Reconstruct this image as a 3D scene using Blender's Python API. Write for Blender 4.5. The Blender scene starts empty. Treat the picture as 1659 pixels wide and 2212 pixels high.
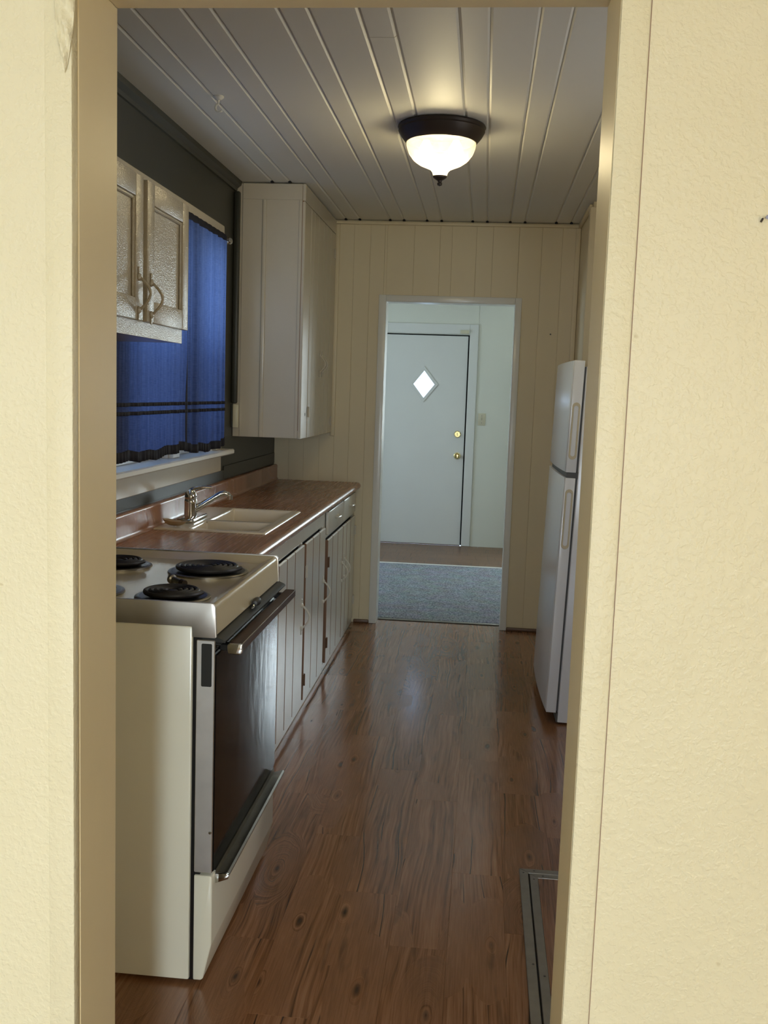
import bpy, bmesh, math, random
from mathutils import Vector, Matrix
random.seed(7)
S = bpy.context.scene
COL = S.collection
PI = math.pi

# ------------------------------------------------------------------ camera
CAM_Z = 1.45
cam_d = bpy.data.cameras.new('camera')
cam = bpy.data.objects.new('camera', cam_d); COL.objects.link(cam)
cam_d.sensor_fit = 'VERTICAL'; cam_d.sensor_height = 24.0
cam_d.lens = 2164.0 / 2212.0 * 24.0
cam_d.clip_start = 0.05
right, down, fwd = Vector((0.9945, 0.0994, 0.0338)), Vector((0.0451, -0.1142, -0.9924)), Vector((-0.0947, 0.9885, -0.1180))
m = Matrix((right, -down, -fwd)).transposed().to_4x4()
m.translation = (0, 0, CAM_Z)
cam.matrix_world = m
S.camera = cam

# ------------------------------------------------------------------ world, lights, exposure
S.view_settings.view_transform = 'Standard'
S.view_settings.look = 'None'
S.view_settings.exposure = 0.08
S.view_settings.gamma = 1.0
S.view_settings.use_curve_mapping = False

W = bpy.data.worlds.new('overcast_sky'); S.world = W; W.use_nodes = True
wn = W.node_tree.nodes; wl = W.node_tree.links
bg = wn['Background']; bg.inputs[1].default_value = 3.7
wtc = wn.new('ShaderNodeTexCoord'); wsp = wn.new('ShaderNodeSeparateXYZ'); wr = wn.new('ShaderNodeValToRGB')
wl.new(wtc.outputs['Generated'], wsp.inputs[0]); wl.new(wsp.outputs[2], wr.inputs[0]); wl.new(wr.outputs[0], bg.inputs[0])
wr.color_ramp.elements[0].position = 0.0; wr.color_ramp.elements[0].color = (0.55, 0.72, 0.95, 1)
wr.color_ramp.elements[1].position = 0.6; wr.color_ramp.elements[1].color = (0.36, 0.57, 1.0, 1)

def area(name, loc, rot, sx, sy, power, color, spread=PI):
    d = bpy.data.lights.new(name, 'AREA'); d.shape = 'RECTANGLE'; d.size = sx; d.size_y = sy
    d.energy = power; d.color = color; d.spread = spread
    o = bpy.data.objects.new(name, d); COL.objects.link(o); o.location = loc; o.rotation_euler = rot
    return o
# area lamps beyond the wall openings, some of them added as fill
area('patio_daylight', (0.25, -2.78, 1.05), (math.radians(62), 0, math.radians(36)), 0.36, 1.60, 80, (0.88, 1.0, 1.06), 2.2)
area('bounce_fill_right', (1.65, -2.80, 1.45), (math.radians(86), 0, math.radians(14)), 0.62, 1.1, 44, (1.0, 0.76, 0.42))  # added fill, stands in for warm bounce off the cream walls
area('fill_light_left', (-1.30, -2.80, 1.45), (math.radians(88), 0, math.radians(-12)), 0.62, 1.1, 47, (0.94, 1.0, 1.08))  # added fill to brighten the right jamb and the kitchen's right side
area('parlour_daylight', (0.92, 9.98, 1.50), (math.radians(-90), 0, 0), 0.95, 1.15, 56, (0.91, 1.0, 0.98))
area('parlour_daylight_left', (-2.85, 8.0, 1.5), (0, math.radians(-88), 0), 1.1, 1.2, 19, (0.92, 1.0, 0.95))
area('alcove_daylight', (1.42, 3.1, 1.65), (0, math.radians(88), 0), 0.8, 0.7, 7, (1.0, 0.74, 0.42))

# ------------------------------------------------------------------ material helpers
def pmat(name, color, rough=0.5, metal=0.0, spec=0.5, bump=None, coat=0.0, vary=None):
    """principled paint; bump=(scale xyz, strength, distance, detail); vary=(scale, amount)"""
    M = bpy.data.materials.new(name); M.use_nodes = True
    nt = M.node_tree; n = nt.nodes; l = nt.links
    b = n['Principled BSDF']
    b.inputs['Base Color'].default_value = (*color, 1)
    b.inputs['Roughness'].default_value = rough
    b.inputs['Metallic'].default_value = metal
    b.inputs['Specular IOR Level'].default_value = spec
    b.inputs['Coat Weight'].default_value = coat
    tc = None
    if bump or vary:
        tc = n.new('ShaderNodeTexCoord')
    if bump:
        sc, st, dist, det = bump
        mp = n.new('ShaderNodeMapping'); mp.inputs['Scale'].default_value = sc
        nz = n.new('ShaderNodeTexNoise'); nz.inputs['Scale'].default_value = 1.0; nz.inputs['Detail'].default_value = det
        bp = n.new('ShaderNodeBump'); bp.inputs['Strength'].default_value = st; bp.inputs['Distance'].default_value = dist
        l.new(tc.outputs['Object'], mp.inputs[0]); l.new(mp.outputs[0], nz.inputs[0])
        l.new(nz.outputs[0], bp.inputs['Height']); l.new(bp.outputs[0], b.inputs['Normal'])
    if vary:
        sc, am = vary
        nz = n.new('ShaderNodeTexNoise'); nz.inputs['Scale'].default_value = sc; nz.inputs['Detail'].default_value = 4
        mx = n.new('ShaderNodeMix'); mx.data_type = 'RGBA'
        mx.inputs[6].default_value = (*color, 1)
        mx.inputs[7].default_value = (*[c * (1 - am) for c in color], 1)
        l.new(tc.outputs['Object'], nz.inputs[0]); l.new(nz.outputs[0], mx.inputs[0]); l.new(mx.outputs[2], b.inputs['Base Color'])
    return M

def math_node(n, l, op, a, b=None, clamp=False):
    q = n.new('ShaderNodeMath'); q.operation = op; q.use_clamp = clamp
    for i, v in enumerate((a, b)):
        if v is None: continue
        if isinstance(v, (int, float)): q.inputs[i].default_value = v
        else: l.new(v, q.inputs[i])
    return q.outputs[0]

def wood_mat(name, dark, mid, light, rough, knots=True, fx=30.0, fy=1.6, cracks=1.0, spec=0.5, bump=0.12):
    M = bpy.data.materials.new(name); M.use_nodes = True
    nt = M.node_tree; n = nt.nodes; l = nt.links
    b = n['Principled BSDF']; b.inputs['Specular IOR Level'].default_value = spec
    tc = n.new('ShaderNodeTexCoord'); oi = n.new('ShaderNodeObjectInfo')
    off = n.new('ShaderNodeVectorMath'); off.operation = 'MULTIPLY_ADD'
    cb = n.new('ShaderNodeCombineXYZ')
    for i in range(3): l.new(oi.outputs['Random'], cb.inputs[i])
    l.new(cb.outputs[0], off.inputs[0]); off.inputs[1].default_value = (37.3, 61.7, 11.1)
    l.new(tc.outputs['Object'], off.inputs[2])
    P = off.outputs[0]
    sp = n.new('ShaderNodeSeparateXYZ'); l.new(P, sp.inputs[0]); X, Y = sp.outputs[0], sp.outputs[1]
    def noise(vec_scale, detail=3, dist=0.0):
        mp = n.new('ShaderNodeMapping'); mp.inputs['Scale'].default_value = vec_scale; l.new(P, mp.inputs[0])
        nz = n.new('ShaderNodeTexNoise'); nz.inputs['Scale'].default_value = 1.0
        nz.inputs['Detail'].default_value = detail; nz.inputs['Distortion'].default_value = dist
        l.new(mp.outputs[0], nz.inputs[0]); return nz.outputs[0]
    warp = math_node(n, l, 'MULTIPLY', math_node(n, l, 'SUBTRACT', noise((2.2, 1.3, 1), 2), 0.5), 0.09)
    g = math_node(n, l, 'ADD', X, warp)
    if knots:
        mp = n.new('ShaderNodeMapping'); mp.inputs['Scale'].default_value = (6.2, 1.9, 0.001); l.new(P, mp.inputs[0])
        vo = n.new('ShaderNodeTexVoronoi'); vo.inputs['Scale'].default_value = 1.0; vo.voronoi_dimensions = '2D'
        l.new(mp.outputs[0], vo.inputs['Vector'])
        d = math_node(n, l, 'ADD', vo.outputs['Distance'], math_node(n, l, 'MULTIPLY', math_node(n, l, 'SUBTRACT', noise((16, 7, 1), 2), 0.5), 0.16))
        sc = n.new('ShaderNodeSeparateColor'); l.new(vo.outputs['Color'], sc.inputs[0])
        pick = math_node(n, l, 'GREATER_THAN', sc.outputs[0], 0.38)
        infl = n.new('ShaderNodeMapRange'); infl.interpolation_type = 'SMOOTHSTEP'
        infl.inputs[1].default_value = 0.50; infl.inputs[2].default_value = 0.10; infl.inputs[3].default_value = 0; infl.inputs[4].default_value = 1
        l.new(d, infl.inputs[0])
        inf = math_node(n, l, 'MULTIPLY', infl.outputs[0], pick)
        mx = n.new('ShaderNodeMix'); mx.data_type = 'FLOAT'
        l.new(inf, mx.inputs[0]); l.new(g, mx.inputs[2]); l.new(math_node(n, l, 'MULTIPLY', d, 0.20), mx.inputs[3])
        g = mx.outputs[0]
    cv = n.new('ShaderNodeCombineXYZ')
    l.new(math_node(n, l, 'MULTIPLY', g, fx * 3), cv.inputs[0]); l.new(math_node(n, l, 'MULTIPLY', Y, fy), cv.inputs[1])
    gn = n.new('ShaderNodeTexNoise'); gn.inputs['Scale'].default_value = 1.0; gn.inputs['Detail'].default_value = 3.5; gn.inputs['Roughness'].default_value = 0.62
    l.new(cv.outputs[0], gn.inputs[0])
    fine = noise((260, 9, 1), 2)
    blotch = noise((5, 1.3, 1), 3)
    v = math_node(n, l, 'ADD', math_node(n, l, 'MULTIPLY', gn.outputs[0], 0.66), math_node(n, l, 'ADD', math_node(n, l, 'MULTIPLY', fine, 0.20), math_node(n, l, 'MULTIPLY', blotch, 0.26)))
    v = math_node(n, l, 'ADD', v, math_node(n, l, 'MULTIPLY', math_node(n, l, 'SUBTRACT', oi.outputs['Random'], 0.5), 0.07))
    rp = n.new('ShaderNodeValToRGB'); l.new(v, rp.inputs[0])
    e = rp.color_ramp.elements
    e[0].position = 0.36; e[0].color = (*dark, 1); e[1].position = 0.74; e[1].color = (*light, 1)
    k = e.new(0.53); k.color = (*mid, 1)
    col = rp.outputs[0]
    if cracks > 0:
        tt = math_node(n, l, 'ADD', math_node(n, l, 'MULTIPLY', g, 17.0), math_node(n, l, 'MULTIPLY', noise((4, 0.55, 1), 1), 1.6))
        band = math_node(n, l, 'ABSOLUTE', math_node(n, l, 'SUBTRACT', math_node(n, l, 'FRACT', tt), 0.5))
        ln = n.new('ShaderNodeMapRange'); ln.inputs[1].default_value = 0.036; ln.inputs[2].default_value = 0.016; ln.inputs[3].default_value = 0; ln.inputs[4].default_value = 1
        l.new(band, ln.inputs[0])
        mk = n.new('ShaderNodeMapRange'); mk.inputs[1].default_value = 0.46; mk.inputs[2].default_value = 0.56
        l.new(noise((13, 1.5, 1), 2), mk.inputs[0])
        cr = math_node(n, l, 'MULTIPLY', math_node(n, l, 'MULTIPLY', ln.outputs[0], mk.outputs[0]), 0.92 * cracks)
        sm = n.new('ShaderNodeMapRange'); sm.inputs[1].default_value = 0.64; sm.inputs[2].default_value = 0.80
        l.new(noise((20, 3.2, 1), 3), sm.inputs[0])
        cr = math_node(n, l, 'MAXIMUM', cr, math_node(n, l, 'MULTIPLY', sm.outputs[0], 0.75 * cracks))
        if knots:
            kc = n.new('ShaderNodeMapRange'); kc.interpolation_type = 'SMOOTHSTEP'
            kc.inputs[1].default_value = 0.07; kc.inputs[2].default_value = -0.01; kc.inputs[3].default_value = 0; kc.inputs[4].default_value = 0.85
            l.new(d, kc.inputs[0])
            cr = math_node(n, l, 'MAXIMUM', cr, math_node(n, l, 'MULTIPLY', kc.outputs[0], pick))
        mx2 = n.new('ShaderNodeMix'); mx2.data_type = 'RGBA'
        l.new(cr, mx2.inputs[0]); l.new(col, mx2.inputs[6]); mx2.inputs[7].default_value = (0.012, 0.009, 0.008, 1)
        col = mx2.outputs[2]
    l.new(col, b.inputs['Base Color'])
    rr = n.new('ShaderNodeMapRange'); l.new(gn.outputs[0], rr.inputs[0])
    rr.inputs[3].default_value = rough - 0.05; rr.inputs[4].default_value = rough + 0.08
    l.new(rr.outputs[0], b.inputs['Roughness'])
    bp = n.new('ShaderNodeBump'); bp.inputs['Strength'].default_value = bump; bp.inputs['Distance'].default_value = 0.002
    l.new(v, bp.inputs['Height']); l.new(bp.outputs[0], b.inputs['Normal'])
    return M

CREAM = (0.76, 0.69, 0.485)
MT = {}
def wall_texture(name, color, stain=True):
    """cream paint over a knock-down plaster texture, with a few stains"""
    M = pmat(name, color, 0.42, spec=0.4)
    nt = M.node_tree; n = nt.nodes; l = nt.links; b = n['Principled BSDF']
    tc = n.new('ShaderNodeTexCoord')
    def nz(scale, detail, dist=0.0):
        q = n.new('ShaderNodeTexNoise'); q.inputs['Scale'].default_value = scale; q.inputs['Detail'].default_value = detail
        q.inputs['Distortion'].default_value = dist; l.new(tc.outputs['Object'], q.inputs[0]); return q.outputs[0]
    a = n.new('ShaderNodeMapRange'); a.interpolation_type = 'SMOOTHSTEP'
    a.inputs[1].default_value = 0.40; a.inputs[2].default_value = 0.68; l.new(nz(120, 3, 0.25), a.inputs[0])
    big = math_node(n, l, 'MULTIPLY', nz(36, 2), 0.9)
    h = math_node(n, l, 'ADD', math_node(n, l, 'MULTIPLY', a.outputs[0], 0.7), big)
    bp = n.new('ShaderNodeBump'); bp.inputs['Strength'].default_value = 0.34; bp.inputs['Distance'].default_value = 0.0026
    l.new(h, bp.inputs['Height']); l.new(bp.outputs[0], b.inputs['Normal'])
    mx = n.new('ShaderNodeMix'); mx.data_type = 'RGBA'; mx.inputs[6].default_value = (*color, 1); mx.inputs[7].default_value = (color[0]*.93, color[1]*.91, color[2]*.86, 1)
    l.new(nz(5, 3), mx.inputs[0])
    last = mx.outputs[2]
    if stain:
        st = n.new('ShaderNodeMapRange'); st.inputs[1].default_value = 0.735; st.inputs[2].default_value = 0.78
        l.new(nz(23, 2), st.inputs[0])
        m2 = n.new('ShaderNodeMix'); m2.data_type = 'RGBA'; l.new(math_node(n, l, 'MULTIPLY', st.outputs[0], 0.55), m2.inputs[0])
        l.new(last, m2.inputs[6]); m2.inputs[7].default_value = (0.45, 0.33, 0.14, 1); last = m2.outputs[2]
    l.new(last, b.inputs['Base Color'])
    return M

MT['wall'] = wall_texture('cream_textured_paint', CREAM)
MT['jamb'] = pmat('cream_gloss_jamb_paint', (0.84, 0.71, 0.45), 0.40, bump=((90, 90, 3), 0.10, 0.002, 3), vary=(6, 0.10))
MT['backwall'] = pmat('cream_panelling_paint', (0.76, 0.65, 0.43), 0.45, bump=((60, 60, 20), 0.06, 0.002, 3), vary=(3, 0.06))
MT['ceil'] = pmat('white_gloss_ceiling_paint', (0.76, 0.735, 0.65), 0.55, spec=0.18, bump=((26, 4, 26), 0.10, 0.002, 3))
MT['plain'] = pmat('matte_white_paint', (0.78, 0.75, 0.66), 0.7)
MT['parlour'] = pmat('pale_parlour_paint', (0.76, 0.77, 0.68), 0.5, bump=((50, 50, 20), 0.05, 0.002, 2))
MT['white'] = pmat('white_gloss_trim', (0.80, 0.79, 0.73), 0.25, bump=((60, 60, 8), 0.08, 0.002, 3))
MT['door'] = pmat('white_door_paint', (0.76, 0.77, 0.73), 0.34, bump=((45, 45, 12), 0.05, 0.002, 3), vary=(4, 0.05))
MT['cab'] = pmat('aged_white_cabinet_gloss', (0.55, 0.495, 0.395), 0.20, bump=((120, 120, 60), 0.13, 0.002, 2), vary=(7, 0.08))
MT['cabrough'] = pmat('brushy_white_cabinet_gloss', (0.47, 0.42, 0.32), 0.24, bump=((240, 170, 260), 0.55, 0.003, 2), vary=(9, 0.10))
MT['base'] = pmat('cream_base_cabinet_gloss', (0.70, 0.66, 0.56), 0.24, bump=((90, 90, 14), 0.16, 0.002, 3), vary=(11, 0.12))
MT['groove'] = pmat('bare_brown_wood_groove', (0.23, 0.125, 0.072), 0.7)
MT['dark'] = pmat('dark_olive_wall_paint', (0.031, 0.032, 0.022), 0.42, bump=((40, 40, 20), 0.06, 0.002, 3), vary=(5, 0.15))
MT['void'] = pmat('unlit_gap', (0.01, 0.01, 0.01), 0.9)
MT['black'] = pmat('black_enamel', (0.010, 0.010, 0.010), 0.28)
MT['blackmat'] = pmat('black_coil_metal', (0.016, 0.015, 0.015), 0.45)
MT['greyblk'] = pmat('grey_black_painted_metal', (0.028, 0.028, 0.026), 0.42, spec=0.25)
MT['glassblk'] = pmat('black_oven_glass', (0.006, 0.005, 0.005), 0.09, spec=0.16, bump=((7, 22, 9), 0.09, 0.004, 3))
MT['enamel'] = pmat('almond_enamel', (0.76, 0.735, 0.61), 0.16, vary=(3, 0.05))
MT['enamel_warm'] = pmat('warm_almond_enamel', (0.66, 0.565, 0.375), 0.20, vary=(5, 0.08))
MT['steel'] = pmat('brushed_steel', (0.86, 0.83, 0.79), 0.42, 1.0, bump=((3, 3, 60), 0.04, 0.001, 2), vary=(16, 0.25))
MT['dullsteel'] = pmat('dull_steel', (0.34, 0.32, 0.27), 0.36, 1.0, vary=(18, 0.4))
MT['chrome'] = pmat('chrome', (0.62, 0.62, 0.60), 0.10, 1.0)
MT['alu'] = pmat('dull_aluminium', (0.36, 0.34, 0.31), 0.42, 1.0, vary=(25, 0.35))
MT['brass'] = pmat('polished_brass', (0.82, 0.68, 0.32), 0.16, 1.0)
MT['bronze'] = pmat('oil_rubbed_bronze', (0.045, 0.032, 0.024), 0.42, 0.35)
MT['sink'] = pmat('almond_sink_enamel', (0.78, 0.69, 0.52), 0.16)
MT['fridge'] = pmat('white_fridge_enamel', (0.88, 0.90, 0.92), 0.20, bump=((300, 300, 300), 0.03, 0.001, 1))
MT['fridgetrim'] = pmat('yellowed_handle_plastic', (0.68, 0.60, 0.42), 0.4)
MT['grey'] = pmat('grey_gasket', (0.10, 0.10, 0.10), 0.5)
MT['ivory'] = pmat('ivory_plastic', (0.66, 0.62, 0.46), 0.35)
MT['tan'] = pmat('tan_ceramic', (0.50, 0.35, 0.20), 0.4, vary=(30, 0.2))
MT['nail'] = pmat('dark_steel_nail', (0.10, 0.09, 0.10), 0.35, 0.9)
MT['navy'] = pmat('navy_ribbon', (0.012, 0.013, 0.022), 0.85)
MT['stripwood'] = pmat('brown_floor_bead', (0.16, 0.085, 0.045), 0.4, vary=(8, 0.2))
MT['handlewood'] = wood_mat('dark_walnut_veneer', (0.030, 0.014, 0.009), (0.060, 0.030, 0.018), (0.10, 0.052, 0.032), 0.42, spec=0.25, knots=False, fx=60, fy=2, cracks=0)
MT['plank'] = wood_mat('rustic_vinyl_plank', (0.060, 0.027, 0.012), (0.245, 0.108, 0.046), (0.40, 0.205, 0.105), 0.155, bump=0.05)
MT['hall_plank'] = wood_mat('brown_parlour_plank', (0.10, 0.048, 0.024), (0.18, 0.09, 0.045), (0.25, 0.135, 0.07), 0.34, knots=False, fx=30)
MT['laminate'] = wood_mat('brown_wood_laminate', (0.24, 0.112, 0.058), (0.37, 0.180, 0.098), (0.50, 0.265, 0.155), 0.25, knots=False, fx=40, fy=1.4, cracks=0, bump=0.004)

def carpet_mat():
    M = pmat('grey_blue_loop_carpet', (0.10, 0.13, 0.17), 0.95, spec=0.1)
    n = M.node_tree.nodes; l = M.node_tree.links; b = n['Principled BSDF']
    tc = n.new('ShaderNodeTexCoord'); vo = n.new('ShaderNodeTexVoronoi'); vo.inputs['Scale'].default_value = 85
    l.new(tc.outputs['Object'], vo.inputs['Vector'])
    rp = n.new('ShaderNodeValToRGB'); l.new(vo.outputs['Distance'], rp.inputs[0])
    rp.color_ramp.elements[0].color = (0.50, 0.55, 0.60, 1); rp.color_ramp.elements[1].color = (0.16, 0.19, 0.23, 1); rp.color_ramp.elements[1].position = 0.75
    nz = n.new('ShaderNodeTexNoise'); nz.inputs['Scale'].default_value = 9; nz.inputs['Detail'].default_value = 5; l.new(tc.outputs['Object'], nz.inputs[0])
    mx = n.new('ShaderNodeMix'); mx.data_type = 'RGBA'; mx.blend_type = 'MULTIPLY'; mx.inputs[0].default_value = 0.6
    l.new(rp.outputs[0], mx.inputs[6]); l.new(nz.outputs[1], mx.inputs[7]); 
    hs = n.new('ShaderNodeHueSaturation'); hs.inputs['Saturation'].default_value = 0.55; hs.inputs['Value'].default_value = 1.35; l.new(mx.outputs[2], hs.inputs['Color'])
    l.new(hs.outputs[0], b.inputs['Base Color'])
    bp = n.new('ShaderNodeBump'); bp.inputs['Strength'].default_value = 0.8; bp.inputs['Distance'].default_value = 0.006; bp.invert = True
    l.new(vo.outputs['Distance'], bp.inputs['Height']); l.new(bp.outputs[0], b.inputs['Normal'])
    return M
MT['carpet'] = carpet_mat()

def curtain_mat():
    M = bpy.data.materials.new('blue_sheer_cotton'); M.use_nodes = True
    nt = M.node_tree; n = nt.nodes; l = nt.links
    out = n['Material Output']; n.remove(n['Principled BSDF'])
    tc = n.new('ShaderNodeTexCoord')
    def weave(sc):
        mp = n.new('ShaderNodeMapping'); mp.inputs['Scale'].default_value = sc; l.new(tc.outputs['Object'], mp.inputs[0])
        q = n.new('ShaderNodeTexNoise'); q.inputs['Scale'].default_value = 1; q.inputs['Detail'].default_value = 3; l.new(mp.outputs[0], q.inputs[0]); return q.outputs[0]
    w = math_node(n, l, 'ADD', math_node(n, l, 'MULTIPLY', weave((1, 380, 26)), 0.3), math_node(n, l, 'MULTIPLY', weave((1, 26, 420)), 0.3))
    w = math_node(n, l, 'ADD', w, math_node(n, l, 'MULTIPLY', weave((1, 34, 0.5)), 0.4))     # gathered cloth: denser and thinner vertical runs
    def ramp(c0, c1):
        r = n.new('ShaderNodeValToRGB'); l.new(w, r.inputs[0])
        r.color_ramp.elements[0].position = 0.36; r.color_ramp.elements[0].color = (*c0, 1)
        r.color_ramp.elements[1].position = 0.64; r.color_ramp.elements[1].color = (*c1, 1); return r.outputs[0]
    df = n.new('ShaderNodeBsdfDiffuse'); l.new(ramp((0.050, 0.060, 0.10), (0.12, 0.135, 0.20)), df.inputs[0])
    tr = n.new('ShaderNodeBsdfTranslucent'); l.new(ramp((0.075, 0.115, 0.25), (0.17, 0.23, 0.42)), tr.inputs[0])
    mx = n.new('ShaderNodeMixShader'); mx.inputs[0].default_value = 0.55
    l.new(df.outputs[0], mx.inputs[1]); l.new(tr.outputs[0], mx.inputs[2]); l.new(mx.outputs[0], out.inputs[0])
    return M
MT['curtain'] = curtain_mat()

def glass_mat(name, tint, gloss=0.08, rough=0.02):
    M = bpy.data.materials.new(name); M.use_nodes = True
    nt = M.node_tree; n = nt.nodes; l = nt.links
    out = n['Material Output']; n.remove(n['Principled BSDF'])
    t = n.new('ShaderNodeBsdfTransparent'); t.inputs[0].default_value = (*tint, 1)
    g = n.new('ShaderNodeBsdfGlossy'); g.inputs['Roughness'].default_value = rough
    mx = n.new('ShaderNodeMixShader'); mx.inputs[0].default_value = gloss
    l.new(t.outputs[0], mx.inputs[1]); l.new(g.outputs[0], mx.inputs[2]); l.new(mx.outputs[0], out.inputs[0])
    return M
MT['pane'] = glass_mat('window_glass', (0.95, 0.97, 0.98))
def dome_mat():
    M = bpy.data.materials.new('ribbed_lamp_glass'); M.use_nodes = True
    nt = M.node_tree; n = nt.nodes; l = nt.links
    out = n['Material Output']; n.remove(n['Principled BSDF'])
    t = n.new('ShaderNodeBsdfTransparent'); t.inputs[0].default_value = (0.95, 0.90, 0.80, 1)
    g = n.new('ShaderNodeBsdfGlossy'); g.inputs['Roughness'].default_value = 0.08
    s = n.new('ShaderNodeBsdfTranslucent'); s.inputs[0].default_value = (1.0, 0.92, 0.78, 1)
    a = n.new('ShaderNodeMixShader'); a.inputs[0].default_value = 0.14
    c = n.new('ShaderNodeMixShader'); c.inputs[0].default_value = 0.16
    l.new(t.outputs[0], a.inputs[1]); l.new(s.outputs[0], a.inputs[2])
    l.new(a.outputs[0], c.inputs[1]); l.new(g.outputs[0], c.inputs[2]); l.new(c.outputs[0], out.inputs[0])
    return M
MT['dome'] = dome_mat()
MT['light_cut'] = glass_mat('light_dimming_film', (0.52, 0.54, 0.58), 0.02, 0.4)  # tint of the added sheet that dims daylight through the lower sash
def emit_mat(name, col, st):
    M = bpy.data.materials.new(name); M.use_nodes = True
    b = M.node_tree.nodes['Principled BSDF']
    b.inputs['Base Color'].default_value = (1, 1, 1, 1)
    b.inputs['Emission Color'].default_value = (*col, 1); b.inputs['Emission Strength'].default_value = st
    return M
MT['bulb'] = emit_mat('lit_bulb', (1.0, 0.84, 0.55), 40)

# ------------------------------------------------------------------ mesh helpers
ORG = {}
class MB:
    def __init__(s): s.bm = bmesh.new()
    def box(s, x0, x1, y0, y1, z0, z1, bev=0.0, seg=1):
        t = bmesh.new(); bmesh.ops.create_cube(t, size=1)
        for v in t.verts:
            v.co = Vector(((x0 + x1) / 2 + v.co.x * abs(x1 - x0), (y0 + y1) / 2 + v.co.y * abs(y1 - y0), (z0 + z1) / 2 + v.co.z * abs(z1 - z0)))
        if bev > 0: bmesh.ops.bevel(t, geom=t.edges[:], offset=bev, segments=seg, affect='EDGES', profile=0.5, clamp_overlap=True)
        s._merge(t); return s
    def _merge(s, t):
        mp = {}
        for v in t.verts: mp[v] = s.bm.verts.new(v.co)
        for f in t.faces:
            try: s.bm.faces.new([mp[v] for v in f.verts])
            except ValueError: pass
        t.free()
    def prism(s, poly, axis, a0, a1, bev=0.0, seg=2):
        """poly: 2D points; axis 'x','y','z' extrusion; (u,v) map to the other two axes in order"""
        t = bmesh.new()
        def P(u, v, a): return {'x': (a, u, v), 'y': (u, a, v), 'z': (u, v, a)}[axis]
        A = [t.verts.new(P(u, v, a0)) for u, v in poly]; B = [t.verts.new(P(u, v, a1)) for u, v in poly]
        t.faces.new(A); t.faces.new(B[::-1])
        for i in range(len(poly)):
            j = (i + 1) % len(poly); t.faces.new((A[j], A[i], B[i], B[j]))
        bmesh.ops.recalc_face_normals(t, faces=t.faces[:])
        if bev > 0: bmesh.ops.bevel(t, geom=t.edges[:], offset=bev, segments=seg, affect='EDGES', profile=0.5, clamp_overlap=True)
        s._merge(t); return s
    def tube(s, pts, r, n=8, caps=True):
        pts = [Vector(p) for p in pts]; rs = r if isinstance(r, (list, tuple)) else [r] * len(pts)
        rings = []; ref = None
        for i, p in enumerate(pts):
            d = (pts[min(i + 1, len(pts) - 1)] - pts[max(i - 1, 0)]).normalized()
            if ref is None: ref = Vector((0, 0, 1)) if abs(d.z) < 0.9 else Vector((1, 0, 0))
            u = (ref - d * ref.dot(d)).normalized(); w = d.cross(u); ref = u
            rings.append([s.bm.verts.new(p + (u * math.cos(2 * PI * k / n) + w * math.sin(2 * PI * k / n)) * rs[i]) for k in range(n)])
        for a, b in zip(rings, rings[1:]):
            for k in range(n): s.bm.faces.new((a[k], a[(k + 1) % n], b[(k + 1) % n], b[k]))
        if caps: s.bm.faces.new(rings[0][::-1]); s.bm.faces.new(rings[-1])
        return s
    def lathe(s, prof, c, n=32, axis='z', ripple=0.0, nr=0):
        """prof [(r,h)] around an axis through c"""
        c = Vector(c); rings = []
        for r, h in prof:
            ring = []
            for k in range(n):
                a = 2 * PI * k / n; rr = r * (1 + (ripple if (nr and k % 2) else 0))
                q = {'z': Vector((rr * math.cos(a), rr * math.sin(a), h)), 'y': Vector((rr * math.cos(a), h, rr * math.sin(a))), 'x': Vector((h, rr * math.cos(a), rr * math.sin(a)))}[axis]
                ring.append(s.bm.verts.new(c + q))
            rings.append(ring)
        for a, b in zip(rings, rings[1:]):
            for k in range(n): s.bm.faces.new((a[k], a[(k + 1) % n], b[(k + 1) % n], b[k]))
        if prof[0][0] > 1e-5: s.bm.faces.new(rings[0])
        if prof[-1][0] > 1e-5: s.bm.faces.new(rings[-1][::-1])
        bmesh.ops.remove_doubles(s.bm, verts=s.bm.verts[:], dist=1e-6)
        return s
    def grid(s, f, nu, nv):
        V = [[s.bm.verts.new(f(i / nu, j / nv)) for j in range(nv + 1)] for i in range(nu + 1)]
        for i in range(nu):
            for j in range(nv): s.bm.faces.new((V[i][j], V[i + 1][j], V[i + 1][j + 1], V[i][j + 1]))
        return s
    def build(s, name, mat, parent=None, loc=None, angle=35):
        bmesh.ops.recalc_face_normals(s.bm, faces=s.bm.faces[:])
        org = Vector(loc) if loc is not None else (ORG[parent.name] if parent else Vector((0, 0, 0)))
        bmesh.ops.translate(s.bm, verts=s.bm.verts[:], vec=-org)
        me = bpy.data.meshes.new(name); s.bm.to_mesh(me); s.bm.free()
        for p in me.polygons: p.use_smooth = True
        me.set_sharp_from_angle(angle=math.radians(angle))
        me.materials.append(MT[mat])
        o = bpy.data.objects.new(name, me); COL.objects.link(o)
        ORG[o.name] = org
        if parent:
            o.parent = parent; o.location = org - ORG[parent.name]
        else: o.location = org
        return o

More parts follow.
